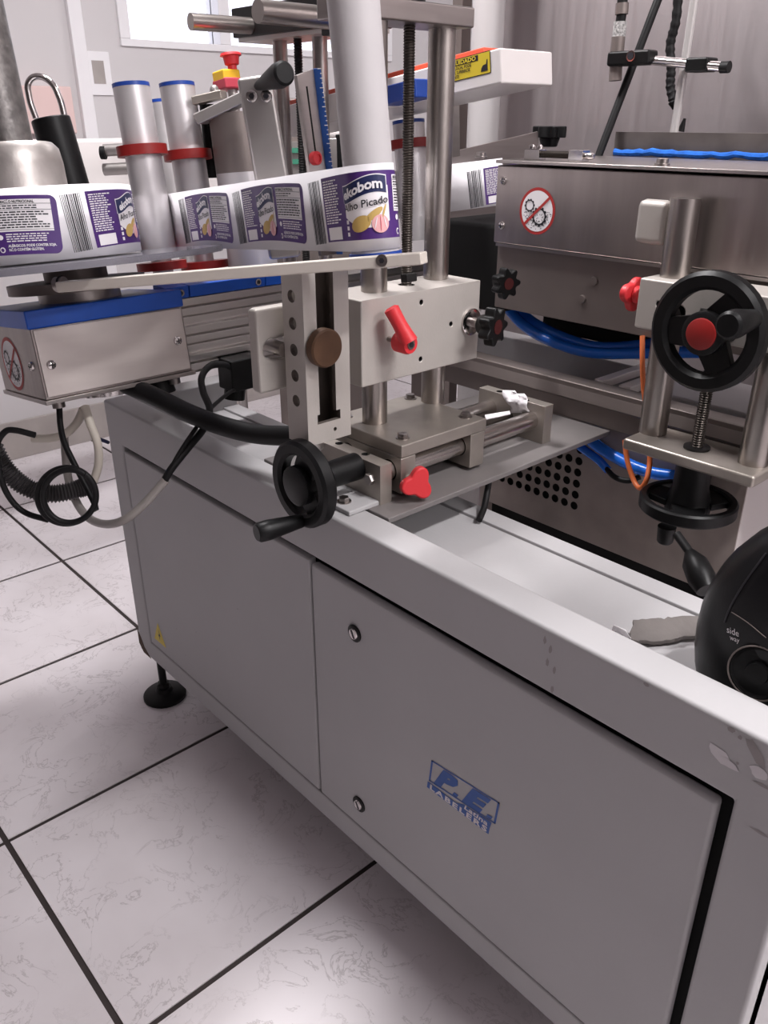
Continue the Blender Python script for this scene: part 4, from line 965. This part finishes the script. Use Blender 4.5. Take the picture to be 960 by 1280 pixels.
# black rounded fan housing
FX = V((-.252, .93, .0)); fz = .876
fn_ = thing('black_appliance', 'black rounded plastic appliance with small white lettering at the right edge', 'appliance', (FX.x, FX.y, .781))
def fshape(rx, ry, rz, e, zmin, m, inner=None):
    vs = []; fs = []; SG, RG = 40, 22
    sgn = lambda v, p: math.copysign(abs(v)**p, v)
    for k in range(RG+1):
        t = -math.pi/2+math.pi*k/RG
        for i in range(SG):
            a = 2*math.pi*i/SG       # axis along the viewing side
            yy = ry*sgn(math.sin(t), e); q = sgn(math.cos(t), e)
            z = fz+rz*q*math.sin(a); vs.append(V((FX.x+rx*q*math.cos(a), FX.y+yy, max(zmin, z))))
    for k in range(RG):
        for i in range(SG): j = (i+1) % SG; fs.append((k*SG+i, k*SG+j, (k+1)*SG+j, (k+1)*SG+i))
    return MB(m).add(vs, fs)
fshape(.142, .085, .182, .62, .7815, 'black_gloss').build('housing', fn_, ang=60)
from mathutils.bvhtree import BVHTree
fb = fshape(.142, .085, .182, .62, .7815, 'black_gloss'); bv = BVHTree.FromPolygons([tuple(p) for p in fb.v], fb.f)
def onfan(px, py, off=.0008):
    h, n, i, d = bv.ray_cast(EYE, ray(px, py).normalized())
    if h is None: return Py(px, py, FX.y-.06)
    n = n if n.dot(EYE-h) > 0 else -n
    return h+n*off
MB('ink').tube([onfan(x, y) for x, y in spline([V((958, 692, 0)), V((940, 716, 0)), V((925, 738, 0)), V((912, 762, 0)), V((906, 778, 0))], 5) for _ in (0,)] if False else [onfan(p.x, p.y) for p in spline([V((958, 692, 0)), V((940, 716, 0)), V((925, 738, 0)), V((912, 762, 0)), V((906, 778, 0))], 5)], .0011, 8).build('seam', fn_)
MB('dark_steel').tube([onfan(p.x, p.y) for p in spline([V((915, 765, 0)), V((935, 778, 0)), V((958, 797, 0))], 5)], .0006, 8).build('seam', fn_)
tb = MB('paper')
for t_, px, py, sz in (('side', 909, 790, 13), ('way', 913, 799, 10)):
    put(tb, text2d(t_, sz, 0), lambda x, y, px=px, py=py: onfan(px+x*.75, py-y*.9+x*.28, .0012))
tb.build('lettering', fn_, recalc=False)
dc = onfan(948, 840, 0); dn_ = V((.1, -1, .18)).normalized()
MB('black_plastic').lathe(dc-dn_*.008, dn_, [(0, .034), (.012, .033), (.014, .03), (.011, .027), (.011, .014), (.017, .0125), (.017, 0.004)], 36).build('dial', fn_)
MB('dark_steel').ring(dc+dn_*.0055, dn_, .0335, .0315, .002).build('dial_rim', fn_)

# ================================================================ cables under the gear motor box
D1 = 1.56
def pd(*a): return [Pd(x, y, d) for x, y, d in a]
p = spline(pd((-30, 500, 1.50), (-8, 560, 1.50), (10, 590, 1.50), (35, 610, 1.51), (65, 617, 1.52), (95, 612, 1.54), (112, 606, 1.56)), 32)
rz = [.0175+.0022*math.cos(k*2*math.pi/4) for k in range(len(p))]
tag(MB('conduit').tube(p, rz, 14).build('corrugated_conduit', base=p[0]), 'black corrugated conduit hanging at the left under the gear box', 'conduit')
lpp = []
for k in range(0, 75):
    a = k*2*math.pi/30+2.4; t_ = min(1, k/60); lpp.append(Pd(79+8*t_+(41-8*t_)*math.cos(a), 618+2*t_+(38-5*t_)*math.sin(a), 1.44-.0006*k))
p = spline(pd((72, 510, 1.53), (78, 545, 1.5), (88, 575, 1.47), (101, 587, 1.45)), 8)
cable('coiled_cable', 'black cable tied into a loose coil under the gear box', pd((74, 508, 1.53), (76, 535, 1.5), (84, 562, 1.47))+lpp[20:], .0058, 'black_rubber', n=3)
cable('loose_cable', 'thin black cable running from the coil up to the left edge', pd((44, 544, 1.45), (20, 538, 1.45), (6, 540, 1.45), (-4, 560, 1.45), (2, 600, 1.45), (14, 625, 1.45), (32, 641, 1.45), (60, 650, 1.44)), .0058, 'black_rubber')
cable('grey_tube', 'smooth grey tube drooping from the gear box across the cabinet corner', pd((80, 545, 1.66), (84, 590, 1.62), (92, 620, 1.58), (108, 645, 1.52), (130, 655, 1.46), (155, 650, 1.42), (180, 630, 1.42), (207, 600, 1.43)), .0085, 'grey_tube', 'tube')
cable('black_lead', 'black cable pair rising from the grey tube to the plug box', pd((204, 603, 1.43), (215, 585, 1.44), (235, 560, 1.47), (255, 535, 1.52), (262, 512, 1.56), (254, 490, 1.62), (252, 472, 1.68), (262, 458, 1.74), (280, 456, 1.78), (292, 462, 1.8)), .0072, 'black_rubber')
cable('black_lead', 'thin straight black cable crossing beside the thicker pair', pd((204, 606, 1.435), (222, 570, 1.45), (245, 535, 1.5), (262, 512, 1.6), (285, 492, 1.75), (300, 484, 1.82)), .0042, 'black_rubber')
cable('cream_cable', 'cream cable loop hanging under the gear box', pd((106, 508, 1.58), (113, 530, 1.56), (122, 555, 1.55), (123, 580, 1.55), (117, 602, 1.55)), .0085, 'cream_cable')
cable('cream_cable', 'cream cable arching close under the gear box flange', pd((40, 548, 1.6), (60, 548, 1.6), (80, 543, 1.6), (95, 530, 1.6), (104, 512, 1.6)), .0085, 'cream_cable')
cable('blue_lead', 'dark blue thin cable beside the cream loop', pd((106, 510, 1.6), (110, 530, 1.6), (118, 545, 1.62), (135, 553, 1.68)), .004, 'navy')
cable('drive_hose', 'thick black hose running from the gear box to the slotted arm', pd((150, 478, 1.60), (190, 494, 1.57), (235, 516, 1.52), (280, 533, 1.47), (325, 543, 1.42), (372, 545, 1.37)), [.0185]*51, 'black_rubber', 'hose', n=10)

# ================================================================ background between the columns
bg = thing('rear_machine', 'dark machine cabinet with louvres seen between the rear columns', 'machine', Pd(400, 300, 3.3))
a = Pd(338, 128, 3.3); b = Pd(462, 128, 3.3); r_ = (b-a).normalized()
MB('dark_steel').obox(V((Pd(400, 165, 3.35).x, Pd(400, 165, 3.35).y, .76)), (RT, FH, ZA), (.19, .1, .76)).build('casing', bg, .006)
for k in range(4): MB('dark_void').obox(Pd(432, 135+k*9, 3.24), (RT, FH, ZA), (.04, .004, .008)).build('louvre', bg)
MB('alu').obox(Pd(372, 200, 3.2), (RT, FH, ZA), (.05, .05, .06)).build('belt_unit', bg)
for k in range(2): MB('green').obox(Pd(370, 188+k*14, 3.14), (RT, FH, ZA), (.055, .004, .008)).build('belt', bg)
MB('white_plastic').cyl(Pd(405, 166, 2.9), Pd(460, 168, 2.9), .022).build('tube', bg)
MB('black_plastic').obox(Pd(432, 195, 2.7), (RT, FH, ZA), (.028, .02, .06)).build('black_box', bg, .003)
MB('alu').obox(Pd(418, 200, 2.7), (RT, FH, ZA), (.012, .02, .06)).build('post', bg, .002)
lo_ = thing('roller_rail', 'low white rail with stub shafts behind the loop handle', 'rail', Pd(125, 200, 2.7))
MB('white_plastic').obox(Pd(150, 215, 2.9), (YA, XA, ZA), (.45, .06, .1)).build('rail', lo_, .01)
for dy in (.4,): MB('alu').cyl((Pd(150, 215, 2.9).x, Pd(150, 215, 2.9).y+dy, 0), (Pd(150, 215, 2.9).x, Pd(150, 215, 2.9).y+dy, 1.2), .018, seg=14).build('leg', lo_)
for px, py in ((140, 188), (140, 212)): MB('green' if False else 'alu').cyl(Pd(px-10, py, 2.5), Pd(px+30, py-2, 2.5), .016).build('stub_shaft', lo_)
MB('black_rubber').cyl(Pd(126, 191, 2.49), Pd(132, 191, 2.49), .017).build('shaft_end', lo_)
# notices on the left wall
q = Px(122, 92, X0); no = thing('wall_notice', 'small white framed notice on the left wall', 'notice', q)
MB('white_frame').box(X0, X0+.008, q.y-.06, q.y+.06, q.z-.085, q.z+.085).build('frame', no, .002)
MB('plinth').box(X0+.008, X0+.009, q.y-.025, q.y+.03, q.z-.04, q.z+.05).build('picture', no)
q = Px(45, 128, X0); tag(MB('pale_pink').box(X0, X0+.1, q.y-.14, q.y+.12, q.z-.12, q.z+.06).build('wall_box', bevel=.006, base=q), 'pale pink box on the left wall behind the reel', 'box')
